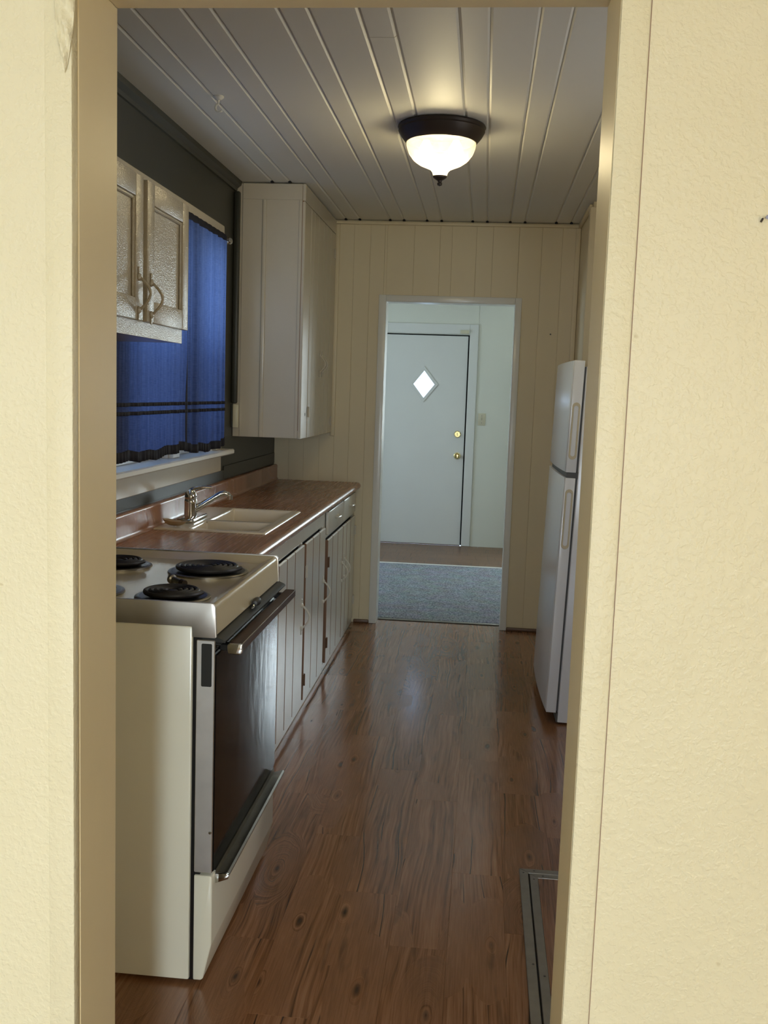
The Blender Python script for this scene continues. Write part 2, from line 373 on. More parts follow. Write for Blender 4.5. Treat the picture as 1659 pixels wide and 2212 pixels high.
def tag(o, label=None, cat=None, group=None, kind=None):
    if label: o['label'] = label
    if cat: o['category'] = cat
    if group: o['group'] = group
    if kind: o['kind'] = kind
    return o
def thing(name, loc, label, cat, group=None, kind=None):
    o = bpy.data.objects.new(name, None); COL.objects.link(o); o.location = loc; o.empty_display_size = 0.1
    ORG[o.name] = Vector(loc)
    return tag(o, label, cat, group, kind)
def struct(name, mb, mat, label, cat, loc=(0, 0, 0)):
    return tag(mb.build(name, mat, None, loc), label, cat, kind='structure')
MESHC = {}
def piece(name, key, mk, mat, parent, centre):
    """a piece sharing mesh data by key; mk() returns an MB centred on its origin; centre in world space"""
    if key not in MESHC:
        o = mk().build(name, mat, None, (0, 0, 0)); MESHC[key] = o.data
    else:
        o = bpy.data.objects.new(name, MESHC[key]); COL.objects.link(o)
    o.parent = parent; o.location = Vector(centre) - ORG[parent.name]; ORG[o.name] = Vector(centre)
    return o
def bpiece(name, mat, parent, x0, x1, y0, y1, z0, z1, bev=0.002, seg=1):
    d = (round(x1 - x0, 4), round(y1 - y0, 4), round(z1 - z0, 4))
    return piece(name, ('b', mat, d, bev, seg), lambda: MB().box(-d[0]/2, d[0]/2, -d[1]/2, d[1]/2, -d[2]/2, d[2]/2, bev, seg), mat, parent, ((x0+x1)/2, (y0+y1)/2, (z0+z1)/2))

# ------------------------------------------------------------------ dimensions
ZC = 2.485
YN, YF = 1.43, 1.60            # partition with the opening we look through
YB, YB2 = 6.19, 6.30           # back wall of the kitchen
YE = 9.65                      # wall with the entry door
XL = -1.30                     # left kitchen wall
OX0, OX1, OZ = -0.603, 0.159, 2.037   # near opening

# ------------------------------------------------------------------ structure: floors
fl = struct('floor', MB().box(-1.42, 1.25, 1.43, 6.29, -0.08, -0.004), 'stripwood', 'brown wood-look plank floor running through the narrow kitchen', 'floor')
cols = [-1.40, -1.252, -1.0995, -0.947, -0.7945, -0.642, -0.49, -0.339, -0.186, -0.033, 0.12, 0.2725, 0.425, 0.5775, 0.73, 0.8825, 1.035, 1.15]
ends = [2.0, 2.7, 1.8, 2.6, 2.05, 2.47, 2.15, 2.76, 2.49, 1.95, 2.6, 2.25, 2.8, 1.9, 2.4, 2.1, 2.7]
LP = 0.975
for (a, b), e in zip(zip(cols, cols[1:]), ends):
    if b < -0.80 : continue
    y = e - LP
    while y < 6.285:
        y0, y1 = max(y, 1.43), min(y + LP, 6.285)
        if y1 - y0 > 0.02:
            bpiece('plank', 'plank', fl, a + 0.0001, b - 0.0001, y0 + 0.0001, y1 - 0.0001, -0.005, 0.0, 0.0005)
        y += LP
struct('floor_front', MB().box(-2.2, 2.2, -2.62, 1.428, -0.08, 0.0), 'hall_plank', 'brown floor of the room before the kitchen opening', 'floor')
pf = struct('floor_parlour', MB().box(-2.6, 2.2, 6.292, YE, -0.08, -0.004), 'hall_plank', 'brown wood floor strip beyond the carpet, before the entry door', 'floor')
for i in range(6):
    y0 = 8.47 + i * 0.2
    for j in range(5):
        x0 = -2.6 + j * 1.0 - (i % 2) * 0.4
        x1 = min(x0 + 1.0, 2.2); x0 = max(x0, -2.6)
        bpiece('plank', 'hall_plank', pf, x0 + 0.0005, x1 - 0.0005, y0 + 0.0005, min(y0 + 0.2, YE) - 0.0005, -0.005, 0.0, 0.0008)

# ------------------------------------------------------------------ near partition
wf = struct('wall_front', MB().box(-2.2, OX0, YN, YF, 0, ZC).box(OX1, 2.2, YN, YF, 0, ZC).box(OX0, OX1, YN, YF, OZ, ZC), 'wall',
            'cream textured plaster wall framing the kitchen opening in the foreground', 'wall')
for o in (MB().box(OX0 - 0.004, OX0 + 0.0015, YN + 0.022, YF + 0.006, 0.0, OZ - 0.001, 0.0015), MB().box(OX1 - 0.0015, OX1 + 0.004, YN + 0.001, YF + 0.006, 0.0, OZ - 0.001, 0.0015),
          MB().box(OX0, OX1, YN + 0.001, YF + 0.006, OZ - 0.0015, OZ + 0.004, 0.0015)):
    o.build('jamb_lining', 'jamb', wf)
MB().box(OX0 - 0.040, OX0 + 0.0015, YN - 0.002, YN + 0.02, 0, 2.10, 0.003, 2).build('casing_board', 'wall', wf)
MB().box(OX1 - 0.001, OX1 + 0.038, YN - 0.002, YN + 0.02, 0, 2.10, 0.003, 2).build('casing_board', 'wall', wf)
MB().box(OX1 + 0.0382, OX1 + 0.0392, YN - 0.0006, YN + 0.01, 0, 2.10).build('crack', 'groove', wf)
def lump(u, v):
    a = (u - 0.5) * PI; w = 0.020 * math.sin(v * PI) ** 0.6 * (1 - 0.55 * (1 - v))
    return Vector((OX0 - 0.004 + math.sin(a) * w - 0.004, YN - 0.004 - math.cos(a) * (0.006 + 0.004 * math.sin(v * 23 + u * 9)) * math.sin(v * PI) ** 0.5, 1.885 + 0.16 * v + 0.002 * math.sin(u * 31)))
MB().grid(lump, 14, 26).build('plaster_patch', 'wall', wf)

# near room shell
struct('wall_front_left', MB().box(-2.3, -2.2, -2.62, YF, 0, ZC), 'wall', 'cream side wall of the front room, outside the view on the left', 'wall')
struct('wall_front_right', MB().box(2.2, 2.3, -2.62, YF, 0, ZC), 'wall', 'cream side wall of the front room, outside the view on the right', 'wall')
rear = MB().box(-2.3, 2.3, -2.72, -2.62, 2.05, ZC).box(-2.3, 2.3, -2.72, -2.62, 0, 0.25)
for x0, x1, z0 in ((-2.3, -1.65, 0.25), (-1.65, -0.95, 0.85), (-0.95, 0.04, 0.25), (0.46, 1.30, 0.25), (1.30, 2.00, 0.85), (2.00, 2.3, 0.25)):
    rear.box(x0, x1, -2.72, -2.62, 0.25, z0) if z0 > 0.5 else rear.box(x0, x1, -2.72, -2.62, 0.25, 2.05)
struct('wall_rear', rear, 'wall', 'cream wall behind the viewer with a window and two added light openings', 'wall')
for nm, x0, x1, z0, lab in (('window_2', 0.04, 0.46, 0.25, 'tall narrow white window behind the viewer'), ('fill_opening_right', 1.30, 2.00, 0.85, 'added light opening behind the viewer, on the right'), ('fill_opening_left', -1.65, -0.95, 0.85, 'added light opening behind the viewer, on the left')):  # the two side openings are added to let fill light in
    wq = struct(nm, MB().box(x0, x0 + 0.03, -2.70, -2.64, z0, 2.05).box(x1 - 0.03, x1, -2.70, -2.64, z0, 2.05).box(x0 + 0.03, x1 - 0.03, -2.70, -2.64, z0, z0 + 0.03).box(x0 + 0.03, x1 - 0.03, -2.70, -2.64, 2.02, 2.05), 'white', lab, 'window')
    MB().box(x0 + 0.03, x1 - 0.03, -2.672, -2.668, z0 + 0.03, 2.02).build('pane', 'pane', wq)
struct('ceiling_front', MB().box(-2.3, 2.3, -2.72, YF, ZC, ZC + 0.08), 'plain', 'plain white ceiling of the front room', 'ceiling')

# ------------------------------------------------------------------ kitchen ceiling
ce = struct('ceiling', MB().box(-1.45, 1.30, 1.60, 6.32, ZC + 0.022, ZC + 0.10), 'void', 'white gloss plank ceiling with paired grooves over the kitchen', 'ceiling')
grooves = [-1.11, -1.02, -0.882, -0.797, -0.613, -0.529, -0.391, -0.303, -0.118, -0.031, 0.105, 0.192, 0.376, 0.464, 0.645, 0.733, 0.915, 1.003]
gx = [-1.298] + grooves + [1.148]
def cboard(a, b, y0, y1):
    c, t = 0.0075, 0.0055
    w = b - a
    p = [(-w/2, 0.011), (-w/2, t - 0.011), (-w/2 + c, -0.011), (w/2 - c, -0.011), (w/2, t - 0.011), (w/2, 0.011)]
    L = y1 - y0
    piece('ceiling_board', ('cb', round(w, 4), round(L, 4)), lambda: MB().prism(p, 'y', -L/2, L/2), 'ceil', ce, ((a+b)/2, (y0+y1)/2, ZC + 0.011))
for i, (a, b) in enumerate(zip(gx, gx[1:])):
    if abs(a + 0.391) < 0.01:
        cboard(a + 0.0003, b - 0.0003, 1.602, 3.063); cboard(a + 0.0003, b - 0.0003, 3.066, 6.188)
    else: cboard(a + 0.0003, b - 0.0003, 1.602, 6.188)
for g in grooves[2:14]:
    bpiece('groove_gap', 'void', ce, g - 0.008, g + 0.008, 6.155, 6.172, ZC - 0.0065, ZC + 0.004, 0.002)
for g in grooves[:2]:
    bpiece('groove_gap', 'void', ce, g - 0.008, g + 0.008, 5.103, 5.118, ZC - 0.0065, ZC + 0.004, 0.002)
struct('ceiling_parlour', MB().box(-2.7, 2.3, 6.32, YE + 0.1, ZC, ZC + 0.08), 'plain', 'plain white ceiling of the room beyond the far doorway', 'ceiling')

# ------------------------------------------------------------------ left wall with window
WY0, WY1, WZ0, WZ1 = 3.36, 4.76, 1.145, 2.14
struct('wall_left', MB().box(-1.42, XL, 1.6, WY0, 0, ZC).box(-1.42, XL, WY1, 6.32, 0, ZC).box(-1.42, XL, WY0, WY1, 0, WZ0 - 0.03).box(-1.42, XL, WY0, WY1, WZ1, ZC),
       'dark', 'dark olive painted wall on the left around the kitchen window', 'wall')
struct('trim_1', MB().prism([(XL, ZC - 0.001), (XL + 0.034, ZC - 0.001), (XL + 0.030, ZC - 0.020), (XL + 0.012, ZC - 0.034), (XL + 0.008, ZC - 0.048), (XL, ZC - 0.050)], 'y', 1.601, 5.118), 'dark', 'dark olive crown moulding along the top of the left wall', 'trim')
struct('trim_2', MB().box(XL + 0.001, XL + 0.030, 5.085, 5.118, 1.37, ZC - 0.052, 0.008, 2), 'dark', 'dark vertical corner strip between left wall and tall wall cabinet', 'trim')
struct('trim_6', MB().box(XL + 0.0005, XL + 0.006, 4.95, 6.18, 0.99, 1.055, 0.001).box(XL + 0.0005, XL + 0.006, 3.0, 4.95, 0.99, 1.036, 0.001), 'dark', 'dark olive board on the left wall just above the backsplash', 'trim')
w1 = struct('window_1', MB().box(-1.42, XL, WY0, WY0 + 0.02, WZ0, WZ1).box(-1.42, XL, WY1 - 0.02, WY1, WZ0, WZ1).box(-1.42, XL, WY0 + 0.02, WY1 - 0.02, WZ1 - 0.02, WZ1), 'white',
            'white double window over the sink behind the blue curtains', 'window')
MB().box(-1.42, XL + 0.002, 4.125, 4.215, WZ0, WZ1 - 0.02, 0.002).build('mullion', 'white', w1)
MB().box(XL + 0.001, XL + 0.021, 3.10, 4.84, 2.125, 2.220, 0.003).build('head_casing', 'cab', w1)
MB().box(XL + 0.001, XL + 0.021, 4.745, 4.838, 1.146, 2.125, 0.003).build('side_casing', 'cab', w1)
MB().box(XL + 0.001, XL + 0.021, 3.28, 3.37, 1.146, 2.125, 0.003).build('side_casing', 'cab', w1)
MB().prism([(-1.42, 1.120), (-1.245, 1.120), (-1.240, 1.125), (-1.240, 1.140), (-1.246, 1.145), (-1.42, 1.145)], 'y', 3.18, 4.94).build('stool', 'white', w1)
MB().box(XL + 0.001, XL + 0.019, 3.22, 4.842, 1.038, 1.119, 0.003).build('apron', 'cab', w1)
for y0, y1 in ((WY0 + 0.02, 4.125), (4.215, WY1 - 0.02)):
    sh = MB().box(-1.385, -1.35, y0, y0 + 0.045, WZ0, WZ1 - 0.02, 0.002).box(-1.385, -1.35, y1 - 0.045, y1, WZ0, WZ1 - 0.02, 0.002).box(-1.385, -1.35, y0 + 0.045, y1 - 0.045, WZ0, WZ0 + 0.055, 0.002).box(-1.385, -1.35, y0 + 0.045, y1 - 0.045, 1.60, 1.64, 0.002).box(-1.385, -1.35, y0 + 0.045, y1 - 0.045, WZ1 - 0.06, WZ1 - 0.02, 0.002).build('sash', 'white', w1)
    MB().box(-1.369, -1.366, y0 + 0.045, y1 - 0.045, WZ0 + 0.055, 1.60).box(-1.369, -1.366, y0 + 0.045, y1 - 0.045, 1.64, WZ1 - 0.06).build('pane', 'pane', sh)
    MB().box(-1.398, -1.396, y0, y1, WZ0 + 0.01, 1.62).build('light_cut_sheet', 'light_cut', sh)  # added sheet outside the lower sash, darkens the curtain's lower half
    MB().box(-1.349, -1.318, y1 - 0.022, y1 - 0.004, WZ0, WZ1 - 0.022, 0.004, 2).box(-1.349, -1.318, y0 + 0.004, y0 + 0.022, WZ0, WZ1 - 0.022, 0.004, 2).build('sash_stop', 'white', w1)

# ------------------------------------------------------------------ back wall with doorway
DX0, DX1, DZ = -0.621, 0.157, 2.003
bw = struct('wall_back', MB().box(-1.42, DX0 - 0.008, YB + 0.012, YB2, 0, ZC + 0.02).box(DX1 + 0.008, 1.25, YB + 0.012, YB2, 0, ZC + 0.02).box(DX0 - 0.008, DX1 + 0.008, YB + 0.012, YB2, DZ + 0.008, ZC + 0.02), 'stripwood',
            'cream vertical panelled wall at the far end of the kitchen around the doorway', 'wall')
bx = [-1.299, -1.205, -1.112, -1.015, -0.922, -0.83, -0.731, -0.643, -0.464, -0.308, -0.236, -0.09, 0.009, 0.165, 0.30, 0.42, 0.526]
for a, b in zip(bx, bx[1:]):
    if b <= DX0 + 0.0 or a >= DX1 or (a < DX0 < b and DX0 - a > 0.0 and b < DX0 + 0.03):
        segs = [(a, b, 0.0)]
    elif a < DX0 < b: segs = [(a, DX0 - 0.006, 0.0), (DX0 - 0.006, b, DZ + 0.006)]
    elif a < DX1 < b: segs = [(a, DX1 + 0.006, DZ + 0.006), (DX1 + 0.006, b, 0.0)]
    else: segs = [(a, b, DZ + 0.006)]
    for x0, x1, z0 in segs:
        g0 = 0.0002 if x0 == a else 0.0; g1 = 0.0002 if x1 == b else 0.0
        bpiece('board', 'backwall', bw, x0 + g0, x1 - g1, YB, YB + 0.012, z0, ZC - 0.001, 0.0012)
# door lining and casing
dl = struct('trim_3', MB().box(DX0 - 0.046, DX0 - 0.001, YB - 0.014, YB - 0.0005, 0.001, DZ + 0.040, 0.003, 2).box(DX1 + 0.001, DX1 + 0.040, YB - 0.014, YB - 0.0005, 0.001, DZ + 0.040, 0.003, 2).box(DX0 - 0.001, DX1 + 0.001, YB - 0.014, YB - 0.0005, DZ + 0.001, DZ + 0.040, 0.003, 2),
            'white', 'white gloss casing around the open far doorway', 'door casing')
MB().box(DX0 - 0.006, DX0, YB - 0.004, YB2 + 0.002, 0.001, DZ).box(DX1, DX1 + 0.006, YB - 0.004, YB2 + 0.002, 0.001, DZ).box(DX0 - 0.006, DX1 + 0.006, YB - 0.004, YB2 + 0.002, DZ, DZ + 0.006).build('jamb_lining', 'white', dl)
struct('trim_4', MB().box(-0.945, 0.524, YB - 0.018, YB - 0.0005, ZC - 0.027, ZC - 0.007, 0.005, 2), 'backwall', 'cream cove strip along the top of the far wall', 'trim')
struct('trim_5', MB().box(-0.945, -0.918, YB - 0.016, YB - 0.0005, 1.175, ZC - 0.028, 0.004, 2), 'backwall', 'cream vertical strip where the tall wall cabinet meets the far wall', 'trim')
struct('trim_7', MB().box(0.497, 0.5255, YB - 0.014, YB - 0.0005, 0.03, ZC - 0.028, 0.004, 2), 'backwall', 'cream vertical strip in the far right corner of the kitchen', 'trim')
struct('baseboard_back', MB().box(-0.765, DX0 - 0.047, YB - 0.018, YB - 0.0005, 0.0005, 0.022, 0.006, 2).box(DX1 + 0.041, 0.526, YB - 0.018, YB - 0.0005, 0.0005, 0.022, 0.006, 2), 'stripwood', 'brown wooden floor bead at the foot of the far wall beside the doorway', 'baseboard')

# right side
struct('wall_right', MB().box(0.527, 1.15, 5.50, YB + 0.012, 0, ZC).box(1.15, 1.25, 1.6, 2.7, 0, ZC).box(1.15, 1.25, 3.5, YB2, 0, ZC).box(1.15, 1.25, 2.7, 3.5, 0, 1.25).box(1.15, 1.25, 2.7, 3.5, 2.05, ZC), 'backwall',
       'cream kitchen wall on the right behind the refrigerator', 'wall')
w3 = struct('window_3', MB().box(1.155, 1.245, 2.7, 2.74, 1.25, 2.05).box(1.155, 1.245, 3.46, 3.5, 1.25, 2.05).box(1.155, 1.245, 2.74, 3.46, 1.25, 1.29).box(1.155, 1.245, 2.74, 3.46, 2.01, 2.05), 'white', 'small white window in the right kitchen wall hidden by the partition', 'window')
MB().box(1.198, 1.202, 2.74, 3.46, 1.29, 2.01).build('pane', 'pane', w3)
struct('trim_8', MB().box(0.508, 0.545, 5.478, 5.4995, 0.001, ZC - 0.03, 0.003).box(0.508, 0.5265, 5.4995, 5.56, 0.001, ZC - 0.03, 0.003), 'backwall', 'cream corner board on the wall end behind the refrigerator', 'trim')
struct('trim_9', MB().box(0.509, 0.5265, 5.562, YB - 0.02, ZC - 0.03, ZC - 0.002, 0.005, 2), 'backwall', 'cream cove strip above the short wall at the far right', 'trim')

# ------------------------------------------------------------------ parlour beyond the doorway
be = struct('wall_entry', MB().box(-2.6, -1.10, YE, YE + 0.1, 0, ZC).box(-0.165, 0.45, YE, YE + 0.1, 0, ZC).box(1.40, 2.2, YE, YE + 0.1, 0, ZC).box(0.45, 1.40, YE, YE + 0.1, 0, 0.92).box(0.45, 1.40, YE, YE + 0.1, 2.08, ZC).box(-1.10, -0.165, YE, YE + 0.1, 2.02, ZC), 'parlour', 'pale painted wall around the entry door, seen through the doorway', 'wall')
for x0, x1, z0 in ((-2.6, -1.19, 0), (-1.188, -0.083, 2.118), (-0.081, 0.44, 0), (1.41, 2.2, 0)):
    bpiece('wall_panel', 'parlour', be, x0, x1, YE - 0.006, YE - 0.0005, z0, ZC - 0.001, 0.001)
struct('wall_parlour_left', MB().box(-2.7, -2.6, YB2, 7.2, 0, ZC).box(-2.7, -2.6, 8.8, YE + 0.1, 0, ZC).box(-2.7, -2.6, 7.2, 8.8, 0, 0.9).box(-2.7, -2.6, 7.2, 8.8, 2.1, ZC), 'parlour', 'pale left wall of the room beyond the doorway', 'wall')
struct('wall_parlour_right', MB().box(2.2, 2.3, YB2, YE + 0.1, 0, ZC), 'parlour', 'pale right wall of the room beyond the doorway', 'wall')
x, ya, yb = -2.65, 7.2, 8.8
wq = struct('window_4', MB().box(x - 0.04, x + 0.04, ya, ya + 0.05, 0.9, 2.1).box(x - 0.04, x + 0.04, yb - 0.05, yb, 0.9, 2.1).box(x - 0.04, x + 0.04, ya + 0.05, yb - 0.05, 0.9, 0.95).box(x - 0.04, x + 0.04, ya + 0.05, yb - 0.05, 2.05, 2.1), 'white', 'white window in the left wall of the room beyond', 'window')
MB().box(x - 0.002, x + 0.002, ya + 0.05, yb - 0.05, 0.95, 2.05).build('pane', 'pane', wq)
wq = struct('window_5', MB().box(0.45, 0.50, YE + 0.02, YE + 0.08, 0.92, 2.08).box(1.35, 1.40, YE + 0.02, YE + 0.08, 0.92, 2.08).box(0.50, 1.35, YE + 0.02, YE + 0.08, 0.92, 0.97).box(0.50, 1.35, YE + 0.02, YE + 0.08, 2.03, 2.08).box(0.50, 1.35, YE + 0.02, YE + 0.08, 1.48, 1.52), 'white', 'white sash window beside the entry door, hidden by the doorway', 'window')
MB().box(0.50, 1.35, YE + 0.048, YE + 0.052, 0.97, 1.48).build('pane', 'pane', wq); MB().box(0.50, 1.35, YE + 0.048, YE + 0.052, 1.52, 2.03).build('pane', 'pane', wq)
struct('wall_parlour_front', MB().box(-2.7, -1.42, YB2 - 0.05, YB2 + 0.02, 0, ZC).box(1.25, 2.3, YB2 - 0.05, YB2 + 0.02, 0, ZC), 'parlour', 'pale wall flanking the kitchen inside the room beyond', 'wall')
# entry door
def diamond_slab(mb, x0, x1, z0, z1, cx, cz, hw, hh, ya, yb):
    out = [(x0, z1), (x1, z1), (x1, z0), (x0, z0)]; inn = [(cx, cz + hh), (cx + hw, cz), (cx, cz - hh), (cx - hw, cz)]
    V = []
    for y in (ya, yb):
        O = [mb.bm.verts.new((x, y, z)) for x, z in out]; I = [mb.bm.verts.new((x, y, z)) for x, z in inn]; V.append((O, I))
        for k in range(4):
            mb.bm.faces.new((O[k], O[(k + 1) % 4], I[k])); mb.bm.faces.new((O[(k + 1) % 4], I[(k + 1) % 4], I[k]))
    for k in range(4):
        j = (k + 1) % 4
        mb.bm.faces.new((V[0][0][k], V[0][0][j], V[1][0][j], V[1][0][k])); mb.bm.faces.new((V[0][1][k], V[0][1][j], V[1][1][j], V[1][1][k]))
    return mb
d1 = struct('door_1', diamond_slab(MB(), -1.085, -0.178, 0.008, 2.008, -0.583, 1.545, 0.104, 0.134, YE + 0.005, YE + 0.045), 'door', 'flat white entry door with small diamond window in the room beyond', 'door')
fr = MB()
D = [(-0.583, 1.545 + 0.172), (-0.583 + 0.136, 1.545), (-0.583, 1.545 - 0.172), (-0.583 - 0.136, 1.545)]
I = [(-0.583, 1.545 + 0.128), (-0.583 + 0.100, 1.545), (-0.583, 1.545 - 0.128), (-0.583 - 0.100, 1.545)]
for k in range(4):
    j = (k + 1) % 4
    fr.prism([D[k], D[j], I[j], I[k]], 'y', YE - 0.004, YE + 0.0049, 0.0015, 1)
fr.build('diamond_frame', 'door', d1)
gl = MB(); 
gl.prism([(-0.583, 1.679), (-0.479, 1.545), (-0.583, 1.411), (-0.687, 1.545)], 'y', YE + 0.022, YE + 0.026).build('pane', 'pane', d1)
MB().box(-0.64, -0.526, YE + 0.018, YE + 0.021, 1.597, 1.600).build('glazing_bar', 'white', d1)
MB().lathe([(0.033, 0.0), (0.033, -0.006), (0.028, -0.010), (0.012, -0.013), (0.012, -0.030), (0.024, -0.036), (0.029, -0.048), (0.026, -0.060), (0.012, -0.064), (0.0, -0.062)], (-0.238, YE + 0.005, 0.872), 24, 'y').build('door_knob', 'brass', d1)
db = MB().lathe([(0.032, 0.0), (0.032, -0.008), (0.026, -0.014), (0.010, -0.014), (0.010, -0.018), (0.0, -0.018)], (-0.243, YE + 0.005, 1.080), 24, 'y').build('deadbolt', 'brass', d1)
MB().box(-0.247, -0.239, YE - 0.028, YE - 0.012, 1.066, 1.094, 0.002).build('thumb_turn', 'brass', db)
dc = struct('trim_10', MB().box(-0.165, -0.082, YE - 0.022, YE - 0.0065, 0.001, 2.118, 0.003).box(-1.19, -0.165, YE - 0.022, YE - 0.0065, 2.025, 2.118, 0.003).box(-1.19, -1.10, YE - 0.022, YE - 0.0065, 0.001, 2.025, 0.003), 'door', 'white flat casing around the entry door', 'door casing')
MB().box(-0.215, -0.140, YE + 0.0465, YE + 0.060, 0.0, 2.05).box(-1.14, -0.215, YE + 0.0465, YE + 0.060, 1.985, 2.05).box(-1.14, -1.06, YE + 0.0465, YE + 0.060, 0.0, 1.985).build('gap_light_block', 'void', dc)  # black backing added to keep daylight out of the door gap
MB().box(-1.06, -0.215, YE + 0.0465, YE + 0.060, 0.0, 0.03).build('sill_light_block', 'stripwood', dc)  # strip added to stop light leaking under the door
MB().box(-1.10, -0.178, YE + 0.001, YE + 0.046, 0.0, 0.0075).build('threshold', 'stripwood', dc)
t = thing('chime_sensor', (-0.215, YE - 0.022, 2.03), 'small cream box on the casing above the top right corner of the entry door', 'sensor')
MB().box(-0.256, -0.172, YE - 0.042, YE - 0.0225, 2.028, 2.062, 0.003, 2).build('housing', 'ivory', t)
MB().box(-0.178, -0.171, YE - 0.045, YE - 0.042, 2.034, 2.056, 0.001).build('clip', 'ivory', t)
t = thing('light_switch', (-0.02, YE - 0.0065, 1.17), 'ivory light switch plate on the pale wall right of the entry door', 'light switch')
MB().box(-0.054, 0.016, YE - 0.012, YE - 0.0068, 1.172, 1.288, 0.002, 2).build('switch_plate', 'ivory', t)
MB().prism([(YE - 0.0122, 1.222), (YE - 0.028, 1.246), (YE - 0.025, 1.252), (YE - 0.0122, 1.244)], 'x', -0.024, -0.014).build('toggle', 'ivory', t)
for z in (1.196, 1.264): MB().lathe([(0.0035, 0), (0.003, -0.001), (0, -0.0012)], (-0.019, YE - 0.0121, z), 10, 'y').build('screw', 'alu', t)
cp = MB().box(-2.59, 2.19, 6.335, 8.41, -0.004, 0.010, 0.004, 2).build('carpet', 'carpet', None, (0, 7.4, 0))
tag(cp, 'grey-blue loop pile carpet beyond the far doorway', 'carpet', kind='stuff')
t = MB().prism([(6.306, 0.0005), (6.310, 0.004), (6.322, 0.008), (6.334, 0.006), (6.334, 0.0005)], 'x', DX0 + 0.002, DX1 - 0.002).build('threshold_strip', 'alu', None, (-0.23, 6.31, 0))
tag(t, 'thin pale metal strip where kitchen floor meets the grey-blue carpet', 'threshold')
t = MB().prism([(8.4125, 0.012), (8.420, 0.015), (8.452, 0.013), (8.468, 0.001), (8.4125, 0.001)], 'x', -2.5, 2.1).build('threshold_strip', 'white', None, (-0.2, 8.44, 0))
tag(t, 'pale edge strip between the carpet and the brown floor near the entry door', 'threshold')

# ------------------------------------------------------------------ base cabinets
XF = -0.782                      # cabinet frame front plane
def pull(parent, x, y, z, mat='base', h=0.105, out=0.034):
    mb = MB()
    pts = [(x + 0.004 + out * math.sin(PI * k / 10), y, z - h/2 + h * (k / 10)) for k in range(11)]
    mb.tube(pts, 0.0042, 8)
    for s in (-1, 1):
        mb.lathe([(0.011, 0.0), (0.011, 0.004), (0.005, 0.009), (0, 0.009)], (x, y, z + s * h/2), 10, 'x')
        mb.box(x, x + 0.004, y - 0.006, y + 0.006, min(z + s * h/2, z + s * (h/2 + 0.028)), max(z + s * h/2, z + s * (h/2 + 0.028)), 0.0015)
    return mb.build('pull', mat, parent)
def hinge(parent, x, y, z, mat='stripwood', h=0.055):
    mb = MB().box(x, x + 0.003, y - 0.014, y + 0.014, z - h/2, z + h/2, 0.001)
    mb.tube([(x + 0.005, y, z - h/2), (x + 0.005, y, z + h/2)], 0.004, 8)
    return mb.build('hinge', mat, parent)
def plank_door(parent, ys, z0, z1, x0, th=0.016, mat='base', back='groove', gap=0.006):
    d = MB().box(x0, x0 + 0.006, ys[0] + 0.002, ys[-1] - 0.002, z0 + 0.004, z1 - 0.004).build('door', back, parent)
    for a, b in zip(ys, ys[1:]):
        o = bpiece('board', mat, d, x0 + 0.004, x0 + th, a + gap/2, b - gap/2, z0, z1, 0.003)
        if back == 'groove' and len(o.data.materials) == 1:      # paint worn to bare wood on the board edges
            o.data.materials.append(MT['groove'])
            for p in o.data.polygons:
                if abs(p.normal.y) > 0.3: p.material_index = 1
    return d
sb = thing('sink_base_cabinet', (-1.03, 3.985, 0), 'cream grooved base cabinet under the sink, between the range and the drawer cabinet', 'cabinet')
MB().box(-1.285, XF - 0.02, 2.975, 2.993, 0.001, 0.849).box(-1.285, XF - 0.02, 4.977, 4.995, 0.001, 0.849).box(-1.285, XF - 0.02, 2.993, 4.977, 0.001, 0.03).box(-1.285, -1.275, 2.993, 4.977, 0.03, 0.70).build('carcass', 'base', sb)
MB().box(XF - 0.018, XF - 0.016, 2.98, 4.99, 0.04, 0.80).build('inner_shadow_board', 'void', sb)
MB().box(XF - 0.016, XF, 2.975, 4.995, 0.7715, 0.849, 0.002).build('top_rail', 'base', sb)
for ya, yb in ((4.36, 4.385), (4.945, 4.995), (2.975, 3.04)): MB().box(XF - 0.016, XF, ya, yb, 0.03, 0.7715, 0.002).build('stile', 'base', sb)
dA = plank_door(sb, [3.28, 3.45, 3.62, 3.79, 3.955, 4.13, 4.354], 0.045, 0.767, XF + 0.001)
dB = plank_door(sb, [4.390, 4.58, 4.765, 4.948], 0.042, 0.766, XF + 0.001)
pull(dA, XF + 0.017, 4.30, 0.452); pull(dB, XF + 0.017, 4.905, 0.448)
hinge(dB, XF + 0.0171, 4.392, 0.140); hinge(dB, XF + 0.0171, 4.392, 0.64, 'base')
MB().box(XF - 0.016, XF + 0.006, 2.975, 4.995, 0.001, 0.038, 0.003).build('base_strip', 'base', sb)
db_ = thing('drawer_base_cabinet', (-1.03, 5.58, 0), 'cream base cabinet with two drawers over paired grooved doors, at the far wall', 'cabinet')
MB().box(-1.285, XF - 0.02, 4.998, 5.016, 0.001, 0.849).box(-1.285, XF - 0.02, 6.16, 6.178, 0.001, 0.849).box(-1.285, XF - 0.02, 5.016, 6.16, 0.001, 0.03).box(-1.285, -1.275, 5.016, 6.16, 0.03, 0.849).build('carcass', 'base', db_)
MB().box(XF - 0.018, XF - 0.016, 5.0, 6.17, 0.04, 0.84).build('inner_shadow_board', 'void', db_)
for ya, yb, za, zb in ((4.998, 5.032, 0.03, 0.849), (6.125, 6.178, 0.03, 0.849), (5.585, 5.612, 0.716, 0.8375)): MB().box(XF - 0.016, XF, ya, yb, za, zb, 0.002).build('stile', 'base', db_)
MB().box(XF - 0.016, XF, 5.032, 6.125, 0.838, 0.849, 0.001).box(XF - 0.016, XF, 5.032, 6.125, 0.695, 0.715, 0.002).build('rail', 'base', db_)
